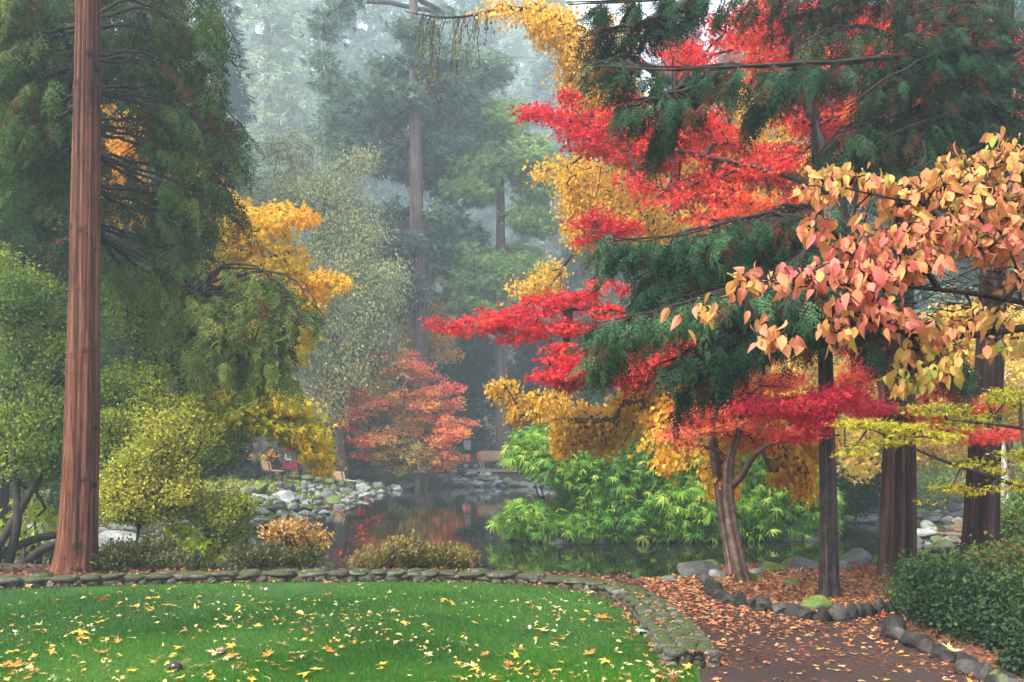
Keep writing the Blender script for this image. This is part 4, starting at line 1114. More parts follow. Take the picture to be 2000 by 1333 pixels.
b = Buf(); b.tube([(x + .02, y - .1, z + 1.5), (x + .02, y - .1, z + 1.56), (x + .02, y - .1, z + 1.66)], [.06, .06, .045], 12); b.build('beacon', M['orange'], e)
b = Buf(); b.box((x - .1, y - .465, z + .58), (.2, .012, .05)); b.build('decal', M['white'], e)
for dx in (-.25, .5):
    for s in (-1, 1): wheel(e, (x + dx, y + s * .42, z + .2), .2, .16, (0, 1, 0))
# orange vehicle
x, y, z = gnd(922, 55.2); z += .09
e = empty('utility_vehicle', (x, y, z), 'small orange and black utility vehicle parked at the end of the long bench', 'vehicle')
b = Buf(); b.box((x - .3, y, z + .6), (.42, .7, .34)); b.box((x - .3, y, z + .79), (.38, .6, .05)); b.build('hood', M['orange'], e)
b = Buf(); b.box((x - .42, y - .356, z + .62), (.14, .01, .13)); b.build('decal', M['white'], e)
b = Buf(); b.box((x - .1, y, z + .32), (.85, .7, .24)); b.box((x + .1, y, z + .62), (.32, .6, .45)); b.build('body', M['black'], e)
b = Buf(); b.box((x + .1, y - .05, z + .9), (.3, .5, .08)); b.box((x + .24, y - .05, z + 1.02), (.06, .5, .25)); b.build('seat', M['black'], e)
for s in (-1, 1):
    b = Buf(); b.tube([(x - .05, y + s * .3, z + .8), (x - .05, y + s * .3, z + 1.5)], [.02] * 2, 8); b.build('roof_post', M['iron'], e)
b = Buf(); b.box((x - .25, y, z + 1.3), (.4, .03, .5)); b.build('cage_screen', M['grey_metal'], e)
for dx in (-.3, .22):
    for s in (-1, 1): wheel(e, (x + dx, y + s * .36, z + .2), .2, .16, (0, 1, 0))
b = Buf(); v, i, f = rock_geo(5, ICO2, 3.2, 2, .1); b.add(v * np.array([.19, .2, .25]) + np.array([x + .45, y - .2, z + .68]), i, f); b.box((x + .45, y - .2, z + .93), (.1, .08, .06))
tag(b.build('orange_bag', M['orange'], None, True, (x + .45, y - .2, z + .4)), 'bright orange bulging bag between the black vehicle and long bench', 'bag')
b = Buf(); b.box((x + .45, y - .2, z + .22), (.34, .4, .4)); tag(b.build('crate', M['grey_metal'], None, False, (x + .45, y - .2, z)), 'grey crate carrying the bright orange bag', 'crate')
# stone ledge, stump
lx0, ly = gnd(560, 43)[:2]; lx1 = gnd(658, 43)[0]
b = Buf(); rq = np.random.RandomState(4)
xx = lx0
while xx < lx1:
    w = rq.uniform(.3, .6); v, i, f = rock_geo(rq.randint(99), ICOs, 5, 3, .08); b.add(v * np.array([w / 2, .3, .13]) + np.array([xx + w / 2, ly + (xx - lx0) * .25, float(terr(xx, ly)) + .12]), i, f, rq.rand()); xx += w
tag(b.build('stone_ledge', M['rock_moss'], None, True, (lx0, ly, 0)), 'low ledge of flat mossy stones between the two tilted benches', 'wall')
x, y, z = gnd(575, 45); b = Buf(); b.tube([(x, y, z - .05), (x, y, z + .38)], [.2, .17], 14); b.tube([(x, y, z + .38), (x, y, z + .41)], [.24, .24], 14)
tag(b.build('tree_stump', M['bark_far'], None, False, (x, y, z)), 'sawn stump with a pale flat top behind the stone ledge', 'stump')

# ================================================================== vegetation near the wall
def hb(px, d, dz=0): x, y, z = gnd(px, d); return (x, y, z + dz)
shrub('shrub', 'dark olive twiggy shrub at the foot of the big redwood trunk', 'shrub', hb(275, 13.6), [(230, 1085, 45, 32, 13.5, .4), (300, 1082, 60, 38, 13.7, .4), (345, 1095, 25, 24, 13.5, .3), (200, 1098, 25, 18, 13.3, .3)], 'leaf_olive', nt=420, m=12, rc=.07, size=.045, mode='up', seed=31, tnoise=.15, nstem=9, spread=.35, stemh=.12, rmin=.0025)
shrub('shrub', 'dark green twiggy shrub behind the wall with a golden neighbour', 'shrub', hb(495, 13.5), [(480, 1085, 55, 30, 13.4, .4, .3), (540, 1088, 60, 26, 13.6, .4, .35), (600, 1090, 35, 24, 13.6, .3, .4)], 'leaf_olive', nt=380, m=12, rc=.07, size=.045, mode='up', seed=32, nstem=9, spread=.3, stemh=.12, rmin=.0025)
shrub('golden_shrub', 'golden tan shrub rising over the wall against the brown reflection', 'shrub', hb(582, 13.8), [(575, 1040, 55, 26, 13.7, .35), (615, 1058, 28, 22, 13.8, .3), (535, 1040, 30, 16, 13.7, .3), (580, 1065, 40, 22, 13.8, .3)], 'leaf_tan', nt=260, m=10, rc=.07, size=.05, seed=33, nstem=6, stemh=.3, spread=.15)
shrub('shrub', 'low shrub of pale and rusty leaves behind the middle of the wall', 'shrub', hb(735, 13.3), [(735, 1092, 45, 20, 13.2, .3, .8), (700, 1100, 18, 12, 13.2, .2, .85), (780, 1080, 35, 28, 13.3, .3, .8)], 'leaf_olive', nt=260, m=12, rc=.06, size=.045, mode='up', seed=34, nstem=7, stemh=.1)
shrub('shrub', 'low olive shrub with reddish twig tips at the right end of the wall bushes', 'shrub', hb(845, 13.5), [(810, 1082, 45, 30, 13.5, .35, .45), (870, 1088, 50, 24, 13.5, .35, .5), (905, 1095, 18, 16, 13.4, .25, .6)], 'leaf_olive', nt=380, m=12, rc=.07, size=.045, mode='up', seed=35, nstem=8, stemh=.1, spread=.3)
shrub('weed', 'little fresh green weed at the end of the wall bushes', 'plant', hb(926, 12.8), [(927, 1093, 8, 16, 12.8, .08, .9)], 'leaf_shrub', nt=14, m=8, rc=.04, size=.04, seed=36, nstem=3, stemh=.1, spread=.04)
shrub('red_sapling', 'thin bare sapling with a few crimson leaves before the pond', 'sapling', hb(700, 13.9), [(665, 997, 22, 5, 13.8, .15, .1), (710, 1000, 14, 8, 13.9, .15, .1), (730, 1018, 10, 8, 13.9, .15, .15), (725, 978, 12, 5, 13.9, .15, .1), (705, 1040, 10, 12, 13.9, .1, .5), (682, 1052, 6, 6, 13.9, .1, .6), (662, 1078, 6, 6, 13.7, .1, .4), (745, 1008, 8, 4, 13.9, .1, .1)], 'leaf_scarlet', 'bark_dark', nt=40, m=3, rc=.045, size=.036, rmax=.005, seed=37, nstem=3, spread=.08, stemh=.45, rmin=.0016, arch=.0)

# tall yellow-green bushes
shrub('spindle_bush', 'tall yellow green bush spreading in front of the pond beside the redwood trunk', 'bush', hb(330, 15.5), [
    (270, 610, 60, 70, 16.8, 1.2, 0.23), (230, 720, 40, 80, 16, .8, 0.23), (300, 760, 90, 80, 16.3, 1.2, 0.31), (340, 850, 110, 80, 15.6, 1.2, 0.51), (260, 900, 60, 70, 15, .6, 0.48), (310, 960, 120, 50, 15.2, .9, 0.65), (390, 930, 70, 90, 15.6, 1, 0.55),
    (420, 850, 60, 50, 16, .8, 0.35), (430, 1010, 45, 70, 15.4, .6, 0.43), (350, 680, 70, 60, 16.5, 1, 0.23), (240, 980, 50, 30, 14.8, .4, 0.61), (400, 760, 60, 50, 16.5, 1, 0.28), (380, 1060, 40, 35, 15.3, .5, 0.33), (470, 930, 18, 50, 15.4, .4, 0.53), (440, 820, 25, 30, 16, .5, 0.33), (220, 950, 40, 25, 14.9, .4, 0.58), (300, 1005, 130, 18, 15.2, .7, 0.48), (460, 1020, 22, 40, 15.3, .4, 0.43), (250, 560, 60, 40, 17, 1, 0.23), (420, 700, 30, 30, 17, .8, 0.23), (430, 900, 60, 60, 15.3, .6, .5), (470, 970, 26, 40, 15.2, .4, .5), (400, 800, 60, 50, 16, .8, .4), (210, 850, 30, 60, 15.4, .5, .4)], 'leaf_yellowgreen', 'bark_dark',
    nt=2500, m=24, rc=.15, flat=.6, size=.055, seed=41, nstem=9, spread=.5, stemh=.6, freq=2.6, thr=-.35, rmin=.0035, tnoise=.16)
shrub('spindle_bush', 'green bush with a fan of bare dark stems at the edge of the picture', 'bush', hb(52, 15.2), [
    (60, 600, 80, 70, 16.5, 1.2, 0.22), (50, 700, 70, 80, 16, 1.2, 0.25), (90, 800, 60, 60, 15.8, .9, 0.25), (30, 850, 50, 60, 15.6, .9, 0.29), (90, 890, 45, 50, 15.4, .6, 0.17), (40, 940, 50, 30, 15.3, .6, 0.21), (10, 560, 60, 70, 16.5, 1, 0.27), (120, 700, 40, 100, 16, .8, 0.23), (110, 955, 25, 25, 15.3, .4, 0.27)], 'leaf_yellowgreen', 'bark_dark',
    nt=1200, m=28, rc=.17, flat=.6, size=.06, seed=42, nstem=12, spread=.22, stemh=.5, freq=2.2, thr=-.5, rmin=.0045, tnoise=.14)
# arching dark stems
b = Buf()
for pts in [[(30, 1112, 15), (80, 1075, 15), (120, 1058, 15.2), (160, 1050, 15.5)], [(-30, 1105, 15), (10, 1078, 15), (70, 1052, 15.2), (150, 1040, 15.6)], [(-20, 1090, 14.8), (20, 1030, 15), (60, 960, 15.2), (95, 890, 15.4)], [(15, 1112, 15), (35, 1020, 15), (32, 950, 15.2), (28, 880, 15.2)]]:
    q = path_interp(np.array([Wp(*p) for p in pts]), 16); b.tube(q, np.linspace(.075, .045, 16), 8)
tag(b.build('arching_trunk', M['bark_dark'], None, True, tuple(hb(30, 15))), 'dark bare trunk of arching stems at the foot of the green bush', 'tree')
# maple sprouts low by the trunk (large green lobes)
shrub('maple_sapling', 'low green maple sprouts with big lobed leaves under the yellow green bush', 'sapling', hb(385, 15), [(375, 1065, 28, 40, 14.9, .4, .12), (410, 1085, 20, 20, 14.9, .3, .15), (350, 1040, 20, 20, 15, .3, .15)], 'leaf_bigmaple', nt=46, m=4, rc=.12, size=.17, mode='droop', tm=MAPLES, seed=43, nstem=4, tnoise=.05, trand=.06)
shrub('maple_sapling', 'low green maple sprouts beneath the arching dark stems', 'sapling', hb(60, 15.8), [(90, 1010, 45, 25, 15.8, .5, .12), (60, 1060, 55, 35, 15.8, .5, .15), (110, 1080, 30, 20, 15.8, .4, .2), (10, 1030, 20, 40, 15.8, .4, .15)], 'leaf_bigmaple', nt=70, m=4, rc=.14, size=.17, mode='droop', tm=MAPLES, seed=44, nstem=4, tnoise=.05, trand=.07)

# ================================================================== big left redwood
bough_tree('redwood_tree', 'tall straight reddish redwood trunk behind the wall with knots and dark drooping sprays',
     [(144, 1120, 13.2, 42), (148, 1085, 13.2, 38), (152, 1030, 13.2, 36), (156, 940, 13.2, 33), (160, 800, 13.2, 31), (164, 600, 13.2, 28.5), (168, 300, 13.2, 25), (172, 0, 13.2, 21), (174, -260, 13.2, 18)],
     [([(180, -60, 13.5), (290, -60, 14), (390, 0, 14.3), (440, 90, 14.3)], .7, 46, .5), ([(180, 40, 13.5), (280, 10, 14.2), (380, 60, 14.6), (440, 150, 14.6)], .8, 50, .45), ([(182, 110, 13.5), (270, 100, 14.2), (360, 130, 14.6), (430, 210, 14.5)], .75, 50, .45), ([(182, 180, 13.5), (300, 190, 14.4), (400, 230, 14.6), (455, 300, 14.3)], .7, 50, .48),
      ([(184, 250, 13.5), (280, 270, 14.4), (370, 290, 14.6), (440, 360, 14.3)], .7, 46, .45), ([(186, 300, 13.5), (300, 340, 14.2), (380, 370, 14.4), (420, 430, 14.3)], .65, 40, .42), ([(188, 370, 13.5), (280, 400, 14.4), (350, 420, 14.6), (400, 480, 14.4)], .6, 36, .38), ([(190, 450, 13.4), (250, 490, 14), (330, 475, 14.5), (400, 515, 14.5)], .6, 34, .42),
      ([(192, 455, 13.4), (260, 500, 13.9), (330, 535, 14.2), (380, 575, 14.3), (440, 565, 14.3), (500, 585, 14.2), (540, 635, 14)], .55, 60, .58), ([(330, 535, 14.2), (400, 595, 14.3), (470, 625, 14.2), (530, 675, 14), (565, 735, 13.9)], .55, 60, .6), ([(360, 565, 14.2), (400, 635, 14.3), (450, 675, 14.2), (500, 725, 14)], .5, 44, .52), ([(300, 515, 14.2), (340, 595, 14.5), (380, 665, 14.5), (420, 705, 14.4)], .5, 36, .4), ([(380, 575, 14.3), (430, 515, 14.3), (500, 515, 14.2), (560, 565, 14), (585, 615, 14)], .4, 30, .58),
      ([(160, -40, 13.9), (90, -40, 13.9), (20, 0, 13.9), (-40, 60, 13.9)], .7, 46, .5), ([(160, 50, 13.9), (100, 60, 13.9), (40, 90, 13.9), (-20, 150, 13.9)], .7, 50, .55), ([(162, 120, 13.9), (110, 140, 13.9), (60, 170, 13.9), (10, 240, 13.9)], .65, 46, .55), ([(162, 70, 13.9), (120, 200, 13.9), (90, 260, 13.9), (60, 320, 13.9)], .5, 34, .55), ([(165, 190, 13.4), (100, 250, 13.9), (40, 260, 14), (-10, 330, 14)], .6, 34, .45), ([(165, 260, 13.6), (110, 300, 14.2), (60, 330, 14.6), (10, 380, 14.8)], .5, 26, .4)],
     'needle_mid', 'bark_redwood', size=.42, seed=51, hang=.55, down=.7, copies=4, jd=.9, jp=20, back=True, t0=.32, rb=.028, gap=.5, tr=dict(sides=96, rows=260, amp=.035, fr=9, fz=.35, knots=26, fine=.045, flare=1.2))
# dark conifer behind
tree('dark_conifer', 'darker slim conifer behind the redwood with long bare crooked limbs', 'tree',
     [(-8, 1100, 19, 20), (5, 850, 19, 17), (22, 650, 19, 15), (36, 400, 19, 13), (42, 200, 19, 12), (46, -150, 19, 10)],
     [(80, 400, 110, 60, 19, 2, .4), (300, 200, 50, 60, 19, 1.8, .25), (250, 450, 70, 70, 19.5, 1.8, .25), (80, 330, 80, 50, 18.5, 1.6, .45), (40, 480, 60, 50, 19, 1.5, .4), (280, 590, 70, 50, 19, 1.5, .25), (20, 60, 80, 100, 19, 1.8, .3), (130, 90, 100, 90, 20, 1.8, .3), (330, 560, 60, 60, 19, 1.5, .2), (240, 660, 60, 40, 19, 1.5, .25), (120, 520, 60, 50, 19, 1.2, .25)],
     'needle_mid', 'bark_dark', nt=260, m=3, rc=0.3, flat=.7, size=0.75, mode='frond', tm=SPRAYS_LO, seed=52, freq=1.5, thr=0.05, rmin=.011, rmax=.12, arch=-.18, along=.3, zmin=3, wander=.18, tnoise=.15, trand=0.18)
# big-leaf maple
tree('bigleaf_maple', 'yellow and orange bigleaf maple reaching out past the dark sprays', 'tree',
     [(330, 1010, 22, 18), (335, 850, 22.5, 16), (350, 700, 23, 14), (365, 560, 23, 12), (390, 430, 23, 8), (400, 380, 23, 5)],
     [(480, 450, 60, 40, 23, 1.3, 0.43), (540, 430, 60, 30, 23, 1.2, 0.53), (590, 425, 30, 20, 22.8, .8, 0.68), (460, 520, 60, 50, 23, 1.3, 0.43), (540, 510, 55, 40, 23, 1.2, 0.48), (530, 565, 60, 40, 22.8, 1.2, 0.43), (610, 560, 45, 30, 22.6, 1, 0.58), (655, 555, 22, 14, 22.5, .6, 0.65), (440, 440, 30, 60, 23.5, 1, 0.43), (590, 590, 35, 30, 22.8, .9, 0.48), (580, 690, 20, 15, 22.6, .6, 0.48), (420, 400, 50, 40, 24, 1.2, 0.58),
      (455, 800, 60, 40, 20.4, .9, .25), (590, 830, 40, 26, 20.3, .8, .3), (540, 775, 60, 26, 20.4, .8, .3), (520, 825, 60, 26, 20.4, .9, 0.29), (580, 850, 36, 24, 20.3, .7, 0.33), (612, 886, 22, 20, 20.3, .5, 0.35), (450, 740, 60, 30, 20.6, 1, 0.23), (470, 755, 60, 30, 20.5, 1, 0.31), (560, 790, 40, 25, 20.3, .8, 0.38), (618, 880, 18, 20, 20.3, .5, 0.38), (630, 912, 9, 14, 20.3, .3, 0.43), (440, 770, 60, 40, 21.5, 1.2, 0.18), (500, 800, 70, 45, 21, 1.2, 0.26), (555, 808, 45, 28, 20.8, 1, 0.33), (600, 855, 25, 25, 20.6, .8, 0.38), (460, 820, 50, 25, 21, 1, 0.13), (540, 780, 40, 30, 21, 1, 0.23), (425, 850, 40, 60, 21.5, 1, 0.05), (590, 660, 20, 30, 22.8, .6, 0.43),
      (235, 260, 50, 100, 25, 1.5, 0.61), (250, 390, 50, 60, 25, 1.5, 0.59), (380, 350, 60, 50, 25, 1.5, 0.55), (110, 380, 40, 60, 25, 1.5, 0.43)],
     'leaf_bigmaple', 'bark_dark', nt=1250, m=19, rc=0.24, flat=.4, size=0.145, mode='droop', tm=MAPLES, seed=53, freq=1.3, thr=-0.6, rmin=.009, rmax=.11, tnoise=.1, trand=.1, zmin=1.5)
# grey trunk near flowers
tree('grey_tree', 'grey trunk standing among the flowers by the tilted brown bench', 'tree', [(500, 935, 44, 9), (503, 860, 44, 8), (508, 780, 44, 7), (512, 650, 44, 5)],
     [(500, 790, 60, 30, 44, 1.5, .4), (530, 700, 60, 60, 45, 2, .45), (460, 700, 60, 60, 45, 2, .4)], 'leaf_olive', 'bark_far', nt=160, m=16, rc=.6, size=.16, seed=54, thr=-.3, freq=.6)
shrub('flower_bush', 'dark green bush topped with yellow and red flowers by the grey trunk', 'plant', hb(510, 42.5), [(500, 915, 35, 25, 42.5, .6, .1), (530, 905, 22, 18, 42.5, .5, .1), (480, 925, 20, 18, 42.5, .5, .15)], 'leaf_shrub', nt=150, m=14, rc=.16, size=.11, seed=55, stemh=.3)
shrub('flowering_plant', 'cluster of yellow and orange blossoms above the dark bush', 'flower', hb(528, 42.2), [(530, 890, 12, 9, 42, .3, .55), (515, 894, 8, 5, 42, .3, .4)], 'leaf_bigmaple', nt=18, m=6, rc=.1, size=.12, seed=56, nstem=3, stemh=.6, spread=.1, trand=.3)
shrub('flowering_plant', 'single orange flower head beside the grey trunk', 'flower', hb(480, 42.2), [(480, 892, 8, 8, 42, .2, .8)], 'leaf_bigmaple', nt=12, m=7, rc=.08, size=.12, seed=57, nstem=2, stemh=.6, spread=.05, trand=.12)

# ================================================================== far shore trees
tree('willow', 'airy grey green willow-like tree rising above the coral tree', 'tree', [(668, 935, 47, 12), (662, 800, 47, 11), (650, 650, 47, 9), (635, 480, 47, 6), (630, 380, 47, 4)],
     [(620, 370, 70, 50, 47, 2.5, .5), (680, 440, 80, 60, 47, 2.5, .5), (640, 520, 110, 60, 47, 3, .5), (700, 580, 75, 70, 46.5, 2.5, .48), (620, 640, 80, 60, 46.5, 2.5, .48), (720, 650, 55, 45, 46.5, 2, .5), (560, 380, 60, 50, 48, 2, .55), (660, 720, 80, 40, 46, 2, .5), (570, 560, 50, 80, 47, 2, .45), (620, 790, 60, 50, 46, 1.5, .6), (700, 320, 40, 25, 47, 1.5, .55), (560, 300, 60, 50, 48, 2, .55), (500, 440, 50, 70, 48, 2, .5), (750, 560, 40, 60, 46.5, 2, .5), (760, 700, 25, 40, 46.5, 1.2, .5), (560, 680, 60, 60, 46.5, 2, .45), (580, 760, 60, 40, 46, 1.5, .5)],
     'leaf_willow', 'bark_far', nt=1700, m=30, rc=0.6, flat=.8, size=0.13, mode='hang', tm=DIAM, seed=61, freq=.55, thr=-0.7, rmin=.013, rmax=.25, step=1.2, tnoise=.16, zmin=3, trand=0.18)
shrub('shrub', 'rounded olive shrub between the pale bench and the coral tree', 'shrub', hb(650, 49), [(610, 870, 60, 45, 50, 1.5, .4), (690, 860, 60, 60, 50, 1.5, .35), (650, 900, 60, 30, 49, 1, .2), (720, 900, 30, 25, 48.5, 1, .2)], 'leaf_olive', nt=420, m=22, rc=.4, size=.14, seed=62, freq=.9, nstem=8, spread=1.0, stemh=.5)
shrub('japanese_maple', 'fan shaped coral and orange maple leaning over the far rocky shore', 'tree', hb(808, 47.3, .0), [(790, 810, 60, 70, 47.5, 1.2, 0.20), (830, 850, 50, 56, 47.2, 1.2, 0.25), (740, 850, 50, 56, 47.3, 1.2, 0.10), (790, 890, 60, 35, 46.8, 1, 0.05), (700, 790, 30, 56, 47.5, 1, 0.45), (780, 740, 50, 56, 47.6, 1, 0.35), (746, 861, 34, 8.4, 45.9, 0.7, 0.25), (729, 841, 36, 11.2, 46.3, 0.7, 0.33), (704, 819, 38, 8.4, 46.3, 0.7, 0.50), (688, 807, 36, 11.2, 46.2, 0.7, 0.61), (665, 791, 34, 12.6, 47.7, 0.7, 0.56), (646, 775, 32, 11.2, 46.2, 0.7, 0.57), (762, 844, 34, 12.6, 47, 0.7, 0.29), (752, 812, 36, 12.6, 47.7, 0.7, 0.32), (734, 789, 38, 9.8, 46.2, 0.7, 0.50), (724, 763, 36, 8.4, 47.2, 0.7, 0.51), (707, 744, 34, 9.8, 48, 0.7, 0.56), (693, 723, 32, 11.2, 46.4, 0.7, 0.59), (785, 827, 34, 11.2, 47.8, 0.7, 0.27), (769, 792, 36, 11.2, 47.2, 0.7, 0.29), (762, 766, 38, 9.8, 45.9, 0.7, 0.36), (758, 747, 36, 11.2, 47.9, 0.7, 0.48), (744, 722, 34, 11.2, 46.7, 0.7, 0.42), (738, 699, 32, 9.8, 46.2, 0.7, 0.61), (801, 828, 34, 12.6, 46.5, 0.7, 0.28), (797, 792, 36, 11.2, 46.6, 0.7, 0.27), (795, 772, 38, 9.8, 46.3, 0.7, 0.36), (792, 740, 36, 11.2, 46.1, 0.7, 0.38), (793, 716, 34, 12.6, 46.1, 0.7, 0.42), (793, 695, 32, 12.6, 46.9, 0.7, 0.54), (824, 841, 34, 9.8, 46.3, 0.7, 0.25), (832, 817, 36, 8.4, 46.4, 0.7, 0.41), (830, 793, 38, 12.6, 46.1, 0.7, 0.36), (840, 775, 36, 12.6, 46.7, 0.7, 0.37), (842, 756, 34, 11.2, 46.9, 0.7, 0.56), (842, 738, 32, 12.6, 47.8, 0.7, 0.47), (840, 860, 34, 11.2, 47.6, 0.7, 0.26), (850, 835, 36, 9.8, 47.8, 0.7, 0.35), (854, 819, 38, 12.6, 47.3, 0.7, 0.47), (869, 794, 36, 12.6, 47.3, 0.7, 0.37), (872, 781, 34, 11.2, 47.4, 0.7, 0.42), (881, 760, 32, 12.6, 45.8, 0.7, 0.61), (844, 889, 34, 11.2, 47.7, 0.7, 0.35), (863, 870, 36, 11.2, 46.5, 0.7, 0.36), (872, 861, 38, 11.2, 45.9, 0.7, 0.46), (882, 851, 36, 12.6, 47.1, 0.7, 0.37), (891, 844, 34, 11.2, 45.8, 0.7, 0.44), (905, 829, 32, 11.2, 46.6, 0.7, 0.59), (842, 908, 34, 9.8, 47.9, 0.7, 0.34), (852, 905, 36, 12.6, 46.9, 0.7, 0.29), (867, 902, 38, 8.4, 47.7, 0.7, 0.39), (872, 897, 36, 9.8, 47.6, 0.7, 0.40), (887, 888, 34, 8.4, 46.9, 0.7, 0.44), (893, 889, 32, 11.2, 45.8, 0.7, 0.51), (755, 886, 34, 11.2, 46.9, 0.7, 0.26), (730, 875, 36, 9.8, 47.5, 0.7, 0.28), (715, 863, 38, 11.2, 46.5, 0.7, 0.58), (696, 855, 36, 9.8, 47.7, 0.7, 0.61), (678, 841, 34, 8.4, 47.5, 0.7, 0.64), (661, 829, 32, 8.4, 46.1, 0.7, 0.62), (769, 914, 34, 9.8, 47.1, 0.7, 0.34), (757, 902, 36, 9.8, 47.9, 0.7, 0.33), (744, 900, 38, 9.8, 45.9, 0.7, 0.35), (733, 901, 36, 11.2, 47.6, 0.7, 0.47), (713, 895, 34, 9.8, 47.1, 0.7, 0.67), (706, 895, 32, 8.4, 47.2, 0.7, 0.71), (799, 842, 34, 11.2, 46.5, 0.7, 0.32), (789, 812, 36, 12.6, 47.3, 0.7, 0.42), (782, 787, 38, 11.2, 48, 0.7, 0.37), (777, 765, 36, 11.2, 46.4, 0.7, 0.51), (768, 742, 34, 11.2, 47.3, 0.7, 0.48), (765, 729, 32, 11.2, 46.1, 0.7, 0.56), (824, 833, 34, 12.6, 47.1, 0.7, 0.22), (819, 793, 36, 9.8, 47.8, 0.7, 0.32), (826, 766, 38, 9.8, 46.5, 0.7, 0.46), (823, 745, 36, 11.2, 47, 0.7, 0.52), (826, 718, 34, 8.4, 46, 0.7, 0.57), (828, 693, 32, 8.4, 48, 0.7, 0.46), (838, 875, 34, 11.2, 47.2, 0.7, 0.26), (845, 857, 36, 11.2, 47.3, 0.7, 0.42), (849, 842, 38, 8.4, 47.7, 0.7, 0.43), (852, 826, 36, 12.6, 46.4, 0.7, 0.44), (864, 818, 34, 9.8, 46.7, 0.7, 0.48), (865, 806, 32, 8.4, 47.9, 0.7, 0.53)],
    'leaf_coral', 'bark_far', rmax=.06, nt=2300, m=13, rc=0.2, flat=0.5, size=0.14, mode='flat', tm=MAPLES, seed=63, nstem=7, spread=.3, stemh=.9, freq=2.0, thr=-0.4, rmin=.008, arch=.12, tnoise=.16, trand=.12)
shrub('japanese_maple', 'small crimson maple glimpsed behind the coral one', 'tree', hb(655, 50.5), [(650, 760, 28, 38, 50.5, 1, .85), (690, 765, 40, 40, 50, 1, .72), (665, 790, 35, 20, 50, 1, .9)], 'leaf_coral', 'bark_far', nt=240, m=16, rc=.35, flat=.3, size=.16, mode='flat', tm=MAPLES, seed=64, nstem=4, stemh=2.0, rmin=.01, freq=.9, tnoise=.1)
tree('vine_maple', 'clear yellow maple behind the tall misty fir trunk', 'tree', [(765, 925, 57, 8), (770, 800, 57, 7), (780, 700, 57, 5), (790, 620, 57, 3)],
     [(800, 650, 25, 45, 56.5, 1.2, .55), (850, 650, 30, 50, 56.5, 1.2, .55), (860, 600, 18, 20, 56.5, 1, .5), (760, 710, 50, 30, 56, 1.5, .5), (710, 690, 40, 25, 56, 1.2, .5), (790, 600, 20, 20, 57, 1, .55), (870, 690, 22, 18, 56.5, .8, .5), (830, 550, 25, 12, 57, .8, .6), (740, 760, 40, 30, 55, 1.2, .35), (690, 860, 40, 20, 52, 1, .3)],
     'leaf_gold', 'bark_far', nt=650, m=12, rc=.45, flat=.5, size=0.2, mode='droop', tm=MAPLES, seed=65, freq=.8, thr=-0.8, rmin=.012, zmin=3, tnoise=.1)
tree('douglas_fir', 'very tall straight fir trunk fading into mist above the coral maple', 'tree',
     [(826, 925, 54, 21), (824, 780, 54, 18), (820, 640, 54, 16.5), (815, 500, 54, 14.5), (812, 300, 54, 11.5), (808, 60, 54, 9), (805, -200, 54, 7)],
     [(740, 420, 90, 40, 56.9, 2, 0.45), (880, 400, 60, 50, 56.9, 2, 0.4), (740, 300, 80, 40, 56.9, 2, 0.5), (880, 290, 60, 50, 56.9, 2, 0.5), (770, 500, 60, 45, 56.9, 2, 0.4), (850, 500, 50, 30, 56.9, 2, 0.35), (740, 210, 90, 40, 56.9, 2, 0.5), (770, 110, 90, 50, 56.9, 2, 0.5), (870, 180, 60, 60, 56.9, 2, 0.5), (860, 60, 70, 50, 56.9, 2, 0.5), (700, 40, 90, 50, 57.6, 2, 0.5), (790, 560, 40, 30, 56.9, 2, 0.4), (690, 360, 50, 50, 56.9, 2, 0.45), (760, 620, 25, 25, 56.9, 1.5, 0.3), (800, 540, 30, 40, 56.9, 1.5, 0.4), (700, 260, 80, 60, 57.1, 2, 0.55), (700, 140, 90, 60, 57.6, 2, 0.55), (760, 360, 70, 50, 57.1, 2, 0.45), (860, 350, 70, 60, 57.6, 2, 0.4), (900, 220, 70, 60, 57.6, 2, 0.5), (880, 470, 60, 40, 57.6, 2, 0.4), (700, 460, 50, 40, 56.9, 2, 0.4), (920, 120, 70, 60, 58.6, 2, 0.55), (760, 330, 60, 14, 53, .5, .5), (865, 400, 55, 14, 53, .5, .45), (780, 180, 60, 16, 53, .5, .55), (860, 110, 60, 16, 53, .5, .55), (770, 470, 50, 16, 53, .5, .4), (840, 250, 40, 14, 53, .5, .5), (800, 60, 40, 16, 53, .5, .6), (790, 565, 45, 16, 53, .5, .35)],
     'needle_far', 'bark_far', nt=1500, m=18, rc=0.6, flat=.5, size=0.42, mode='frond', tm=TUFTS, seed=66, freq=0.6, thr=-0.45, rmin=.03, rmax=.22, step=1.5, arch=.0, zmin=9, tr=dict(sides=40, rows=120, amp=.04, fr=7), along=.4, trand=0.2, wander=0.05, limbmat='bark_dark')
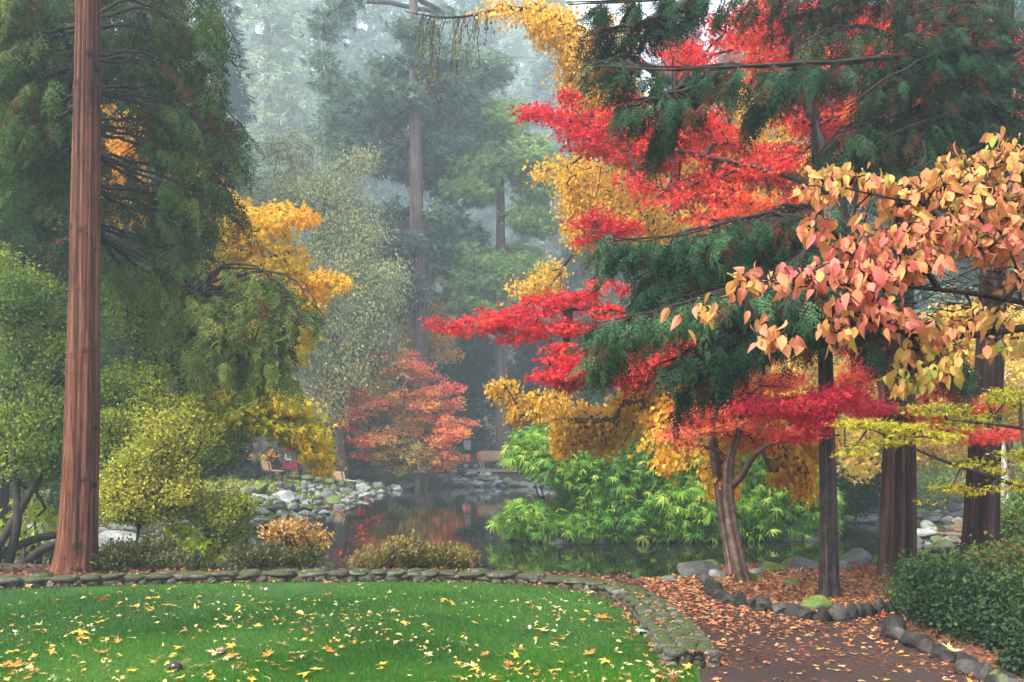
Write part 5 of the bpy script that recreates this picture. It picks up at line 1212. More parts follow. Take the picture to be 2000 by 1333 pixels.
tree('pine_tree', 'fresh green pine with an orange brown trunk right of the tall fir', 'tree',
     [(984, 922, 57.5, 14), (980, 800, 57.5, 12.5), (977, 600, 57.5, 10.5), (978, 400, 57.5, 8), (972, 200, 57.5, 6)],
     [(960, 500, 85, 28, 57, 2.5, 0.75), (930, 540, 60, 28, 56.5, 2, 0.75), (1010, 520, 55, 35, 57, 2.2, 0.70), (950, 590, 80, 25, 56.5, 2, 0.65), (950, 320, 80, 28, 57.5, 2.5, 0.70), (1010, 300, 60, 40, 58, 2.5, 0.70), (920, 370, 50, 22, 57, 2, 0.70), (1030, 430, 50, 35, 57.5, 2, 0.65), (910, 440, 30, 16, 57, 1.5, 0.70), (970, 230, 60, 30, 58, 2, 0.70), (900, 580, 30, 25, 57, 1.5, 0.70), (1050, 350, 40, 40, 58, 2, 0.70)],
     'needle_fresh', 'bark_far', nt=950, m=18, rc=0.5, flat=.5, size=0.36, mode='frond', tm=TUFTS, seed=67, freq=0.7, thr=-0.5, rmin=.03, rmax=.2, step=1.2, arch=.1, zmin=6, tr=dict(sides=40, rows=120, amp=.04), tnoise=.18, trand=0.2, wander=0.06)
for k, (px, d_, w_, h_, lb) in enumerate([(905, 61, 70, 120, 'dark evergreen thicket behind the small orange vehicle'), (1030, 63, 75, 130, 'dark evergreen thicket behind the long bench and far trunk'), (780, 63, 70, 110, 'dark evergreen thicket behind the coral tree'), (1130, 64, 70, 130, 'dark evergreen thicket above the drooping green shrub')]):
    shrub('evergreen_thicket', lb, 'shrub', hb(px, d_), [(px, 900 - h_ * .3, w_, h_ * .45, d_, 2, .35), (px - 20, 900 - h_, w_ * .8, h_ * .6, d_, 2, .4), (px + 15, 900 - h_ * 1.6, w_ * .6, h_ * .5, d_ + 1, 2, .45)], 'needle_dark', nt=420, m=22, rc=.6, size=.36, mode='frond', tm=TUFTS_F, seed=70 + k, freq=.6, thr=-.7, nstem=6, spread=1.2, stemh=2, rmin=.01)
shrub('shrub', 'feathery green shrub under the branches between vehicle and coral tree', 'shrub', hb(900, 52), [(885, 895, 22, 18, 50.5, .6, .6), (868, 910, 20, 12, 50, .5, .6)], 'leaf_shrub', nt=70, m=14, rc=.2, size=.14, seed=75)

# procedural tall conifers in the mist
def conifer_geo(seed, H, Rm, zb, nlev, per, nt, tsize, droop, tm):
    rng = np.random.RandomState(seed); tb = Buf(); path = np.array([[0, 0, 0, H * .011 + .08], [0.1 * rng.normal(), .1 * rng.normal(), H * .4, H * .008], [0, 0, H, .03]])
    trunk_geo(tb, path, 14, 30, .05, 5, .3, seed)
    bp = []; bd = []; tn = []; sa = []; sb = []; ra = []
    for l in range(nlev):
        f = l / nlev; z = zb + (H - zb) * f ** .95; R = Rm * (1 - f) ** .75 * (.35 + .65 * min(1, f * 5 + .3)) + .3
        for q in range(per):
            a = rng.uniform(0, 2 * PI); L_ = R * rng.uniform(.55, 1.1); up = rng.uniform(-.25, .15)
            pts = []
            for t in np.linspace(0, 1, 5):
                pts.append(np.array([math.cos(a) * L_ * t, math.sin(a) * L_ * t, z + L_ * (up * t - droop * t * t)]))
            for i in range(4): sa.append(pts[i]); sb.append(pts[i + 1]); ra.append(.05 * (1 - f * .6) * (1 - i * .2))
            dirv = norm(pts[-1] - pts[-2])
            for _ in range(max(2, int(nt * L_ / Rm))):
                t = rng.uniform(.2, 1.05) ** .8; p_ = np.array([math.cos(a) * L_ * t, math.sin(a) * L_ * t, z + L_ * (up * t - droop * t * t)])
                side = np.array([-math.sin(a), math.cos(a), 0]) * rng.uniform(-1, 1) * (.22 * L_ * (1.15 - t) + .25)
                bp.append(p_ + side + np.array([0, 0, rng.uniform(-.35, .05)])); bd.append(norm(dirv + side * .6 + np.array([0, 0, -.25]))); tn.append(.5 + .3 * (rng.rand() - .5))
    bb = Buf(); sa = np.array(sa); sb = np.array(sb); ra = np.array(ra); bb.segs(sa, sb, ra, ra * .75, 4)
    bp = np.array(bp); bd = np.array(bd); tn = np.array(tn)
    fb = Buf(); foliage(fb, rng, bp, bd, tn, 1, .1, .5, tsize, 'frond', tm, seed, .22, .12)
    return tb, bb, fb
VARS = []
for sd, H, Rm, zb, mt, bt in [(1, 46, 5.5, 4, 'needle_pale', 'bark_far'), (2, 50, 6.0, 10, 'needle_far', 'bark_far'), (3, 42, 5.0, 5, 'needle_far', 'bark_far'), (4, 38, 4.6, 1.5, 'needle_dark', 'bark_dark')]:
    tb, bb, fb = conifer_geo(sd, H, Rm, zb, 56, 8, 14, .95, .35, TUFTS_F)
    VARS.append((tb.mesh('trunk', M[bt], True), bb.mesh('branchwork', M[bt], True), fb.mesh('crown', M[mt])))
def put_conifer(k, px, d_, label, s=1.0, rz=0.0, name='conifer', group=None):
    x = (px - 1000) * d_ / F; e = empty(name, (x, d_, float(terr(x, d_))), label, 'tree', group); e.rotation_euler[2] = rz; e.scale = (s, s, s)
    for me, nm in zip(VARS[k], ('trunk', 'branchwork', 'crown')):
        o = bpy.data.objects.new(nm, me); COL.objects.link(o); o.parent = e
    return e
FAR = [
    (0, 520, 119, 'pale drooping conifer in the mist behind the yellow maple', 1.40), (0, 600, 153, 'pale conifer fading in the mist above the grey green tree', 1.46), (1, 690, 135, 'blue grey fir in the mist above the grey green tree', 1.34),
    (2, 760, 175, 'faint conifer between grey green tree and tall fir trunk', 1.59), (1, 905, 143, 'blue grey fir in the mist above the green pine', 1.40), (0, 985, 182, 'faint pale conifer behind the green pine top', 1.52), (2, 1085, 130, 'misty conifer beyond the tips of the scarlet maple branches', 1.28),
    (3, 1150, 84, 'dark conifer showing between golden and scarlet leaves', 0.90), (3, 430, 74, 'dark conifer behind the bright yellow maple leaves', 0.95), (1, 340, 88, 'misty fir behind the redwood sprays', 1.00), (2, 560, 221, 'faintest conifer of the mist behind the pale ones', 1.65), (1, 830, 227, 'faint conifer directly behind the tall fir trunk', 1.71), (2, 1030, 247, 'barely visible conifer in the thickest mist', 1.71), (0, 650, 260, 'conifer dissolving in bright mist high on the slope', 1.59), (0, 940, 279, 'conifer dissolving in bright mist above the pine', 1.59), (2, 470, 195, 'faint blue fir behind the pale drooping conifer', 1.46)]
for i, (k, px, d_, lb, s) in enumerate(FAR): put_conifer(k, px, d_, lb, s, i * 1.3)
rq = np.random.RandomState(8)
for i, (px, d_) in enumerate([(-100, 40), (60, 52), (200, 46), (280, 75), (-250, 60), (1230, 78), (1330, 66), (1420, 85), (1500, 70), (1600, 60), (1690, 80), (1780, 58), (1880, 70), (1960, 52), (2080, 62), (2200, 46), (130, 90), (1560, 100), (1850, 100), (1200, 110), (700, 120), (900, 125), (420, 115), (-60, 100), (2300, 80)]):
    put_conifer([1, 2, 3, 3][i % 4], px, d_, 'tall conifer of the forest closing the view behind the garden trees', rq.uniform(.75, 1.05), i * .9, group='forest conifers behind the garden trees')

# dark undergrowth behind the yellow green bushes
shrub('evergreen_thicket', 'dark evergreen thicket filling the gap behind the yellow green bush', 'shrub', hb(330, 27.5), [(240, 640, 70, 90, 27, 1.5, .45), (320, 700, 90, 90, 27.5, 1.5, .45), (400, 780, 70, 80, 27.5, 1.5, .45), (240, 800, 70, 90, 27, 1.5, .4), (330, 880, 90, 70, 27, 1.5, .4), (440, 860, 40, 60, 27.5, 1.2, .4)], 'needle_mid', nt=900, m=14, rc=.35, size=.2, mode='frond', tm=TUFTS_F, seed=79, freq=1.2, thr=-.9, nstem=7, spread=1.0, stemh=1.6, rmin=.006, rmax=.05)
shrub('evergreen_thicket', 'dark leafy thicket behind the stems of the green bush', 'shrub', hb(60, 27.5), [(40, 700, 90, 90, 27, 1.5, .45), (110, 820, 70, 80, 27.5, 1.5, .45), (20, 860, 80, 80, 27, 1.5, .4), (100, 930, 60, 40, 27, 1.2, .3), (10, 960, 60, 30, 27, 1, .3)], 'leaf_green', nt=700, m=14, rc=.35, size=.14, tm=DIAM, seed=78, freq=1.2, thr=-.9, nstem=7, spread=1.0, stemh=1.6, rmin=.006, rmax=.05)
# ================================================================== island shrub
def bamboo():
    rng = np.random.RandomState(81); base = np.array(hb(1320, 25.2)); e = empty('drooping_shrub', base, 'large mound of bright green drooping narrow leaves on the island', 'shrub')
    blobs = [(1060, 900, 70, 50, 24.3, 1.0), (1040, 960, 70, 55, 23.9, 1.0), (1110, 1010, 110, 50, 23.5, 1.2), (1170, 930, 110, 80, 24.4, 1.5), (1280, 910, 120, 80, 24.8, 1.6), (1240, 1000, 120, 60, 23.7, 1.3), (1370, 990, 110, 65, 23.9, 1.4), (1390, 900, 100, 75, 24.8, 1.6),
             (1490, 940, 90, 80, 24.5, 1.4), (1480, 1015, 100, 42, 23.9, 1.1), (1565, 985, 70, 60, 24.4, 1.2), (1180, 865, 70, 35, 25, 1.2), (1005, 1015, 40, 25, 23.7, .6), (1030, 880, 38, 35, 24.4, .8), (1320, 860, 100, 40, 25.2, 1.4), (1600, 1020, 40, 35, 24.4, .8), (988, 975, 25, 20, 23.9, .5), (1530, 895, 60, 50, 25.2, 1.1), (1150, 1040, 120, 20, 23.3, .8), (1300, 1045, 120, 16, 23.3, .7), (1080, 930, 70, 50, 24, 1), (1140, 975, 80, 40, 23.8, 1), (1110, 870, 70, 35, 24.6, 1), (1050, 930, 60, 50, 24, .9)]
    tgt, tone = blob_pts(rng, blobs, 3500, 1.6, -1.0, 81, .35)
    tp = []
    for k in range(16):
        o = np.array([rng.uniform(-3.2, 3.0), rng.uniform(-.9, .9), 0])
        for f in np.linspace(0, 1, 6): tp.append(base + o + np.array([o[0] * .12 * f, 0, -.15 + f * 1.3]))
    tp = np.array(tp); P, par, R, idx, n0 = grow_nodes(rng, tp, tgt, .005, .45, .05, .35, .15, .12)
    bb = Buf(); branches(bb, P, par, R, n0, 4)
    for k in range(16): bb.tube(tp[k * 6:k * 6 + 6], np.linspace(.03, .02, 6), 6)
    bb.build('stem', M['bark_dark'], e, True)
    td = norm(P[idx] - P[np.maximum(par[idx], 0)] + 1e-4)
    n = len(idx) * 6; C = np.repeat(P[idx], 6, 0) + rng.normal(size=(n, 3)) * .13; TD = np.repeat(td, 6, 0)
    d = norm(TD * .5 + rng.normal(size=(n, 3)) * .4 + np.array([0, -.35, -.15])); nn = norm(np.array([0, -.25, 1.0]) + rng.normal(size=(n, 3)) * .3)
    v = np.clip(.46 + .16 * sn(C, 1.6, 3) + .2 * rng.normal(size=n), 0, 1)
    hiv = rng.rand(n) < .06; v[hiv] = rng.uniform(.85, 1, hiv.sum())
    fb = Buf(); pk = rng.randint(len(FANS), size=n); ok = C[:, 2] > WZ + .1
    for q in range(len(FANS)):
        w = (pk == q) & ok; fb.inst(FANS[q], C[w], d[w], nn[w], rng.uniform(.14, .25, w.sum()), v[w])
    fb.build('foliage', M['leaf_bamboo'], e)
bamboo()
shrub('shrub', 'dark round shrub overhanging the water beyond the island', 'shrub', hb(1672, 29), [(1670, 950, 50, 45, 29, 1.2, .2), (1640, 985, 40, 30, 28.5, 1, .2), (1700, 910, 40, 30, 29.5, 1, .25)], 'leaf_shrub', nt=360, m=20, rc=.3, size=.11, seed=82, freq=1.2, nstem=6, spread=.6)

# ================================================================== birch (golden) on the island and hanging
tree('birch_tree', 'tall birch with golden hanging leaves behind the scarlet maple', 'tree',
     [(1300, 1040, 25.6, 13), (1300, 850, 25.2, 12), (1310, 600, 24, 11), (1320, 350, 23, 9), (1320, 100, 22, 7), (1300, -150, 21, 5)],
     [(1120, 330, 50, 30, 22, 1.5, .5), (1180, 360, 80, 50, 22, 1.8, .55), (1230, 420, 70, 45, 22, 1.8, .55), (1145, 440, 40, 35, 22, 1.5, .5), (1060, 335, 30, 9, 22, .8, .5), (1270, 470, 60, 25, 22, 1.5, .5), (1320, 450, 60, 30, 22, 1.5, .5), (1110, 390, 25, 50, 22, 1, .5), (1130, 470, 30, 15, 22, 1, .5),
      (1000, 20, 70, 20, 19.5, 1, .55), (1070, 45, 55, 40, 19.8, 1.2, .55), (1130, 110, 40, 55, 20, 1.2, .55), (1180, 180, 60, 60, 20.5, 1.5, .5), (1115, 185, 15, 40, 20, .7, .55), (1230, 50, 80, 60, 21, 1.5, .5), (1210, 250, 60, 40, 21, 1.3, .5), (960, 8, 40, 12, 19.5, .8, .6), (1040, 560, 60, 12, 22, .8, .45), (1070, 530, 30, 15, 22, .8, .5), (1400, 420, 60, 40, 23, 1.5, .45), (1260, 340, 70, 60, 24, 1.5, .5), (1350, 300, 70, 60, 24, 1.5, .5), (1480, 250, 90, 70, 24.5, 1.5, .55), (1400, 180, 80, 60, 24.5, 1.5, .5), (1560, 330, 60, 60, 24.5, 1.5, .5), (1480, 400, 90, 50, 24, 1.5, .35)],
     'leaf_gold', 'bark_grey', nt=1500, m=24, rc=0.19, flat=1.0, size=0.064, mode='hang', tm=ROUND, seed=83, freq=1.3, thr=-0.45, rmin=.006, rmax=.07, zmin=4, arch=.2, tnoise=.12,
     extra=[[(1310, 160, 21.5, 8), (1200, 90, 20.5, 7), (1120, 50, 20, 6), (1060, 20, 19.6, 5), (990, 14, 19.4, 4), (930, 28, 19.2, 3.2), (890, 38, 19, 2.4), (840, 34, 18.8, 1.6), (790, 22, 18.6, .8)]], svar=0.4)
# bare hanging twigs with catkins at the end of the birch limb
rng = np.random.RandomState(85); b = Buf(); cb = Buf()
for k in range(34):
    px = rng.uniform(822, 965); py = np.interp(px, [790, 840, 890, 930, 990], [22, 34, 38, 28, 14]); d_ = np.interp(px, [790, 890, 990], [18.6, 19, 19.4]) + rng.normal() * .15
    L_ = rng.uniform(25, 165) * (1 if px < 940 else .7); n = 9; pts = []
    sx = rng.uniform(-28, 8)
    for t in np.linspace(0, 1, n): pts.append(Wp(px + sx * t ** .6 + rng.normal() * 1.6, py + L_ * t ** 1.25, d_ + .3 * t * rng.normal() * .3))
    pts = np.array(pts); b.tube(pts, np.linspace(.009, .003, n), 4)
    for j in range(int(L_ / 7)):
        t = rng.uniform(.25, 1); q = np.array([np.interp(t, np.linspace(0, 1, n), pts[:, i]) for i in range(3)]) + rng.normal(size=3) * .035
        cb.inst(t_diamond, q[None], np.array([[rng.normal() * .2, rng.normal() * .2, -1]]), rng.normal(size=(1, 3)), rng.uniform(.05, .09), [rng.uniform(.2, .8)])
bt = [o for o in bpy.data.objects if o.name == 'birch_tree'][0]
b.build('twig', M['bark_dark'], bt, True); cb.build('catkin', M['leaf_olive'], bt)

# golden double-stemmed tree in the bed
tree('katsura_tree', 'golden leaved tree with the paler of the two leaning stems in the bed', 'tree',
     [(1436, 1143, 12.7, 16), (1426, 1080, 12.8, 12), (1411, 1000, 12.9, 11), (1402, 930, 13.1, 10), (1392, 860, 13.4, 10), (1385, 790, 13.8, 8), (1380, 730, 14.2, 5)],
     [(1000, 765, 45, 22, 17.5, .8, .45), (1050, 790, 60, 30, 17.2, 1, .45), (1130, 820, 70, 32, 16.8, 1.1, .5), (1200, 830, 60, 35, 16.4, 1.1, .5), (1110, 865, 35, 30, 16.6, .7, .55), (1180, 870, 40, 30, 16.4, .8, .55), (1250, 790, 60, 35, 16, 1, .5), (1080, 750, 50, 20, 17, .8, .4), (1290, 850, 50, 45, 15, 1, .6), (1340, 800, 60, 50, 14.8, 1, .6), (1340, 880, 35, 25, 14, .8, .45),
      (1400, 900, 36, 36, 13.6, .6, .5), (1415, 950, 25, 30, 13.2, .4, .62), (1300, 900, 25, 20, 14.5, .5, .6), (1500, 850, 60, 30, 14.4, .9, .45), (1550, 900, 38, 36, 14.2, .7, .5), (1575, 945, 22, 35, 14, .4, .6), (1530, 930, 25, 18, 14, .4, .6), (1450, 840, 60, 30, 14.2, .8, .55), (1480, 780, 80, 35, 15, 1, .5), (1590, 850, 40, 50, 14.4, .7, .55), (1400, 740, 60, 40, 15, 1, .5), (960, 760, 15, 8, 17.6, .4, .45), (1010, 810, 18, 20, 17.4, .5, .45)],
     'leaf_gold', 'bark_smooth', nt=1500, m=13, rc=0.11, flat=.9, size=0.062, mode='hang', tm=ROUND, seed=84, freq=2.4, thr=-.5, rmin=.0045, rmax=.05, zmin=.9, arch=.15, tnoise=.12, tr=dict(sides=30, rows=80, amp=.04, fine=.015, flare=.4), svar=0.4)
tree('japanese_maple', 'layered coral maple whose reddish leaning stem pairs with the golden tree', 'tree',
     [(1454, 1143, 12.2, 17), (1444, 1100, 12.2, 14), (1430, 1030, 12.3, 12), (1421, 960, 12.4, 11), (1424, 900, 12.5, 9), (1440, 850, 12.6, 8), (1450, 800, 12.8, 5)],
     [(1340, 850, 50, 16, 12.6, 0.7, 0.4), (1380, 800, 70, 18, 12.9, 0.8, 0.5), (1330, 870, 30, 10, 12.4, 0.4, 0.35), (1440, 840, 80, 18, 12.6, 0.8, 0.45), (1500, 870, 60, 14, 12.2, 0.7, 0.5), (1490, 800, 90, 18, 12.8, 0.9, 0.8), (1560, 790, 90, 16, 10.6, 0.8, 0.92), (1640, 775, 50, 18, 10.6, 0.7, 0.97), (1590, 820, 60, 14, 10.6, 0.7, 0.85), (1540, 850, 60, 12, 10.6, 0.7, 0.65),
      (1480, 700, 60, 18, 13.4, 0.8, 0.9), (1540, 705, 30, 8, 13.2, 0.5, 0.97), (1430, 740, 60, 18, 13.4, 0.8, 0.62), (1520, 745, 70, 18, 13.2, 0.8, 0.7), (1370, 750, 50, 16, 13.4, 0.8, 0.62), (1440, 770, 60, 14, 13.2, 0.8, 0.62), (1350, 825, 40, 12, 12.8, 0.5, 0.6), (1460, 870, 50, 10, 12.4, 0.5, 0.6)],
     'leaf_coral', 'bark_smooth', nt=820, m=17, rc=.15, flat=0.35, size=.07, mode='flat', tm=JMAPLES, seed=86, freq=2.2, thr=-0.3, rmin=.0042, rmax=.04, zmin=1.4, arch=.05, tnoise=0.24, trand=.08, tr=dict(sides=30, rows=80, amp=.04, fine=.015, flare=.4),
     extra=[[(1430, 950, 12.4, 8), (1450, 930, 12.3, 7), (1470, 890, 12.2, 6), (1500, 868, 12.2, 4), (1560, 858, 12.1, 3), (1640, 850, 12.0, 2)], [(1424, 900, 12.5, 5), (1400, 878, 12.5, 4), (1350, 870, 12.5, 3), (1290, 835, 12.6, 2)]])
tree('japanese_maple', 'pink red layered maple spreading between the slim trunk and the furrowed trunk', 'tree',
     [(1925, 1090, 15.4, 10), (1925, 1000, 15.4, 9), (1925, 880, 15.2, 8), (1905, 780, 14.6, 6), (1860, 720, 14.0, 4)],
     [(1700, 800, 60, 18, 12.8, .8, .95), (1740, 830, 60, 14, 12.6, .7, .85), (1790, 805, 60, 16, 12.8, .8, .75), (1860, 830, 60, 14, 12.6, .7, .6), (1920, 850, 50, 12, 12.4, .6, .58), (1980, 845, 30, 12, 12.4, .5, .6), (1720, 720, 70, 22, 13.4, .8, .9), (1790, 700, 50, 22, 13.4, .8, .85), (1700, 680, 60, 18, 13.6, .8, .88), (1840, 760, 60, 16, 13.2, .8, .72), (1900, 790, 60, 14, 13, .8, .65), (1670, 745, 40, 14, 13.2, .6, .75)],
     'leaf_coral', 'bark_dark', nt=640, m=17, rc=.15, flat=0.32, size=.07, mode='flat', tm=JMAPLES, seed=87, freq=2.2, thr=-0.6, rmin=.0042, rmax=.04, zmin=2.2, arch=.05, tnoise=0.22, trand=.08)

# ================================================================== scarlet maple
tree('scarlet_maple', 'brilliant scarlet maple with long layered branches reaching over the pond', 'tree',
     [(1752, 1100, 15.2, 16), (1745, 900, 15.2, 14), (1720, 700, 15.3, 12), (1680, 520, 15.5, 10), (1630, 350, 15.7, 8), (1570, 180, 16, 6), (1540, 0, 16.2, 5), (1530, -120, 16.2, 3)],
     [(1040, 218, 42, 14, 16.5, .6, .35), (1100, 235, 50, 28, 16.5, .8, .4), (1110, 190, 22, 16, 16.5, .5, .25), (1160, 260, 65, 45, 16.5, 1, .4), (1230, 240, 60, 55, 16.8, 1.1, .4), (1210, 300, 70, 30, 16.6, 1, .6), (1290, 300, 70, 55, 16.8, 1.2, .5), (1370, 260, 80, 60, 17, 1.2, .4), (1440, 330, 90, 60, 17, 1.2, .38), (1380, 370, 80, 35, 16.8, 1.1, .55), (1310, 400, 40, 20, 16.6, .8, .55),
      (1340, 100, 60, 50, 17, 1.1, .38), (1440, 60, 80, 50, 17.2, 1.2, .35), (1520, 40, 80, 50, 17.2, 1.2, .35), (1500, 130, 90, 50, 17, 1.2, .5), (1600, 130, 80, 60, 17, 1.2, .7), (1580, 240, 70, 50, 17, 1.2, .38), (1520, 330, 60, 50, 16.8, 1, .35), (1560, 390, 50, 30, 16.6, .9, .35), (1690, 70, 80, 60, 17, 1.2, .45), (1760, 110, 80, 60, 17, 1.2, .72), (1860, 60, 80, 60, 17.2, 1.2, .75), (1900, 140, 60, 50, 17.2, 1, .7), (1980, 110, 30, 40, 17.2, .7, .5), (1800, 30, 90, 50, 17.4, 1.2, .5), (1640, 20, 80, 40, 17.4, 1.2, .4), (1720, 170, 90, 50, 17.2, 1.2, .75), (1820, 180, 90, 50, 17.4, 1.2, .8), (1930, 220, 70, 60, 17.4, 1.2, .7), (1760, 250, 70, 50, 17.2, 1, .6), (1850, 300, 80, 50, 17.2, 1, .5), (1640, 300, 60, 60, 17, 1, .5), (1650, 220, 60, 50, 17, 1, .6), (1700, 330, 50, 50, 16.8, 1, .45),
      (1160, 430, 30, 28, 15.8, .6, .3), (1190, 470, 55, 25, 15.8, .7, .4), (1140, 470, 20, 12, 15.8, .4, .4), (1230, 450, 50, 22, 15.8, .7, .5),
      (845, 628, 22, 12, 15.2, .4, .3), (900, 638, 50, 18, 15.2, .6, .32), (970, 625, 50, 24, 15.2, .6, .35), (1040, 605, 50, 26, 15.3, .7, .35), (1110, 590, 55, 22, 15.4, .7, .35), (1170, 575, 50, 20, 15.5, .7, .4), (1060, 645, 50, 18, 15.2, .6, .45), (990, 660, 30, 12, 15.2, .4, .35), (1120, 640, 40, 16, 15.2, .5, .5),
      (1110, 690, 45, 20, 15, .6, .45), (1170, 720, 70, 28, 15, .8, .3), (1110, 745, 50, 14, 15, .6, .25), (1230, 745, 50, 24, 15, .7, .35), (1290, 710, 50, 26, 15, .7, .4), (1200, 610, 60, 20, 15.4, .8, .6), (1280, 570, 60, 20, 15.4, .8, .6), (1340, 680, 60, 30, 15, .8, .45), (1300, 385, 70, 40, 16.2, 1, .5), (1380, 430, 70, 26, 16.2, .9, .6), (1250, 350, 60, 34, 16.2, .9, .45), (1460, 400, 70, 30, 16.2, 1, .5), (1150, 715, 90, 32, 14.8, .8, .35), (1090, 735, 50, 16, 14.8, .6, .3), (1240, 725, 60, 26, 14.8, .7, .4), (1190, 445, 40, 30, 15.6, .6, .35), (1130, 440, 20, 20, 15.6, .4, .4), (1210, 560, 60, 22, 15.3, .8, .55)],
     'leaf_scarlet', 'bark_dark', nt=2800, m=22, rc=0.17, flat=.32, size=0.082, mode='flat', tm=MAPLES, seed=88, freq=2.2, thr=-0.5, rmin=.005, rmax=.07, zmin=3.2, arch=.06, tnoise=0.2, trand=0.14,
     extra=[[(1700, 600, 15.4, 9), (1560, 590, 15.4, 8), (1400, 600, 15.4, 7), (1250, 610, 15.3, 5), (1120, 600, 15.3, 4), (1000, 622, 15.2, 3), (880, 632, 15.2, 1.5)], [(1640, 380, 15.7, 8), (1500, 330, 16.2, 6), (1340, 300, 16.5, 5), (1200, 255, 16.5, 4), (1080, 232, 16.5, 2.5), (1010, 216, 16.5, 1)]])

# golden background thicket on the east side
for k, (bl, px, d_, lb, mt) in enumerate([
    ([(1440, 730, 90, 60, 30, 2), (1540, 690, 80, 60, 30, 2), (1580, 800, 70, 60, 30, 2), (1620, 620, 70, 50, 30, 2), (1480, 830, 50, 40, 30, 1.5), (1450, 640, 60, 40, 31, 2)], 1560, 31, 'pale gold tree glowing behind the slim grey trunk', 'leaf_gold_pale'),
    ([(1700, 740, 80, 60, 28, 2), (1800, 760, 90, 70, 28, 2), (1700, 840, 60, 50, 27, 1.5), (1820, 860, 70, 40, 27, 1.5), (1720, 650, 70, 50, 29, 2), (1680, 900, 30, 25, 26.5, 1)], 1760, 28, 'golden tree behind the two big trunks', 'leaf_gold_pale'),
    ([(1930, 720, 80, 70, 25, 1.8), (1990, 800, 60, 60, 25, 1.5), (1880, 800, 60, 50, 25, 1.5), (1900, 640, 70, 50, 26, 1.8), (2000, 660, 60, 60, 26, 1.8)], 1975, 25.5, 'orange yellow tree beyond the furrowed trunk', 'leaf_gold_pale'),
    ([(1400, 400, 90, 60, 33, 2), (1500, 420, 80, 60, 33, 2), (1460, 330, 60, 60, 33, 2), (1580, 470, 60, 50, 33, 2)], 1470, 34, 'pale yellow tree high behind the scarlet leaves', 'leaf_gold_pale')]):
    x, y, z = gnd(px, d_); tops = min(b_[1] for b_ in bl)
    tree('golden_tree', lb, 'tree', [(px, HY + (CZ - z) * F / d_, d_, 10), (px - 5, 850, d_, 8), (px - 12, tops + 60, d_, 5), (px - 14, tops, d_, 3)], bl, mt, 'bark_far', nt=650, m=17, rc=.38, flat=.6, size=.14, mode='droop', tm=MAPLES, seed=90 + k, freq=1.2, thr=-.8, rmin=.009, rmax=.1, zmin=1.2)
shrub('shrub', 'sunlit green hedge-like shrub beyond the stream', 'shrub', hb(1850, 40), [(1820, 900, 80, 45, 40, 1.5, .75), (1900, 900, 70, 50, 41, 1.5, .7), (1830, 950, 70, 25, 38, 1, .7), (1990, 900, 50, 60, 40, 1.5, .6)], 'leaf_green', nt=480, m=20, rc=.4, size=.13, seed=95, freq=.9, nstem=8, spread=1.5, stemh=.8)
tree('white_birch', 'slim pale trunk standing beyond the furrowed trunk', 'tree', [(1965, 1005, 24, 9), (1962, 930, 24, 8), (1955, 860, 24, 7), (1945, 700, 24, 5)], [(1970, 740, 50, 40, 24, 1)], 'leaf_gold_pale', 'bark_white', nt=50, m=12, rc=.3, size=.1, seed=96)
shrub('shrub', 'fresh green shrub right of the furrowed trunk', 'shrub', hb(1985, 16), [(1975, 1020, 38, 40, 16, .8, .6), (2010, 980, 40, 40, 16.5, .8, .55), (1960, 1060, 30, 25, 15.5, .6, .55)], 'leaf_green', nt=300, m=16, rc=.16, size=.075, seed=97, nstem=6)

# ================================================================== redwoods on the right
BR = dict(sides=72, rows=200, amp=.05, fr=8, fz=.25, fine=.045, flare=.9)
bough_tree('redwood_tree', 'thick furrowed dark reddish trunk with flared base in the leafy bed',
     [(1752, 1134, 12.7, 36), (1754, 1080, 12.7, 33), (1756, 950, 12.7, 30), (1757, 860, 12.7, 28), (1757, 700, 12.7, 25), (1760, 400, 12.7, 20), (1765, 0, 12.7, 16), (1766, -200, 12.7, 14)],
     [([(1760, 250, 12.6), (1700, 230, 11.6), (1640, 250, 11), (1600, 300, 10.8)], .4, 34), ([(1760, 300, 12.6), (1720, 290, 11.6), (1690, 330, 11), (1660, 370, 10.8)], .4, 30), ([(1768, 250, 12.6), (1800, 280, 11.6), (1800, 340, 11)], .4, 28), ([(1760, 80, 12.6), (1690, 50, 11.6), (1620, 60, 11.2), (1560, 100, 11)], .4, 30)],
     'needle_dark', 'bark_redwood_dark', size=.34, seed=101, hang=.6, down=.5, copies=2, jd=.35, jp=10, tr=BR)
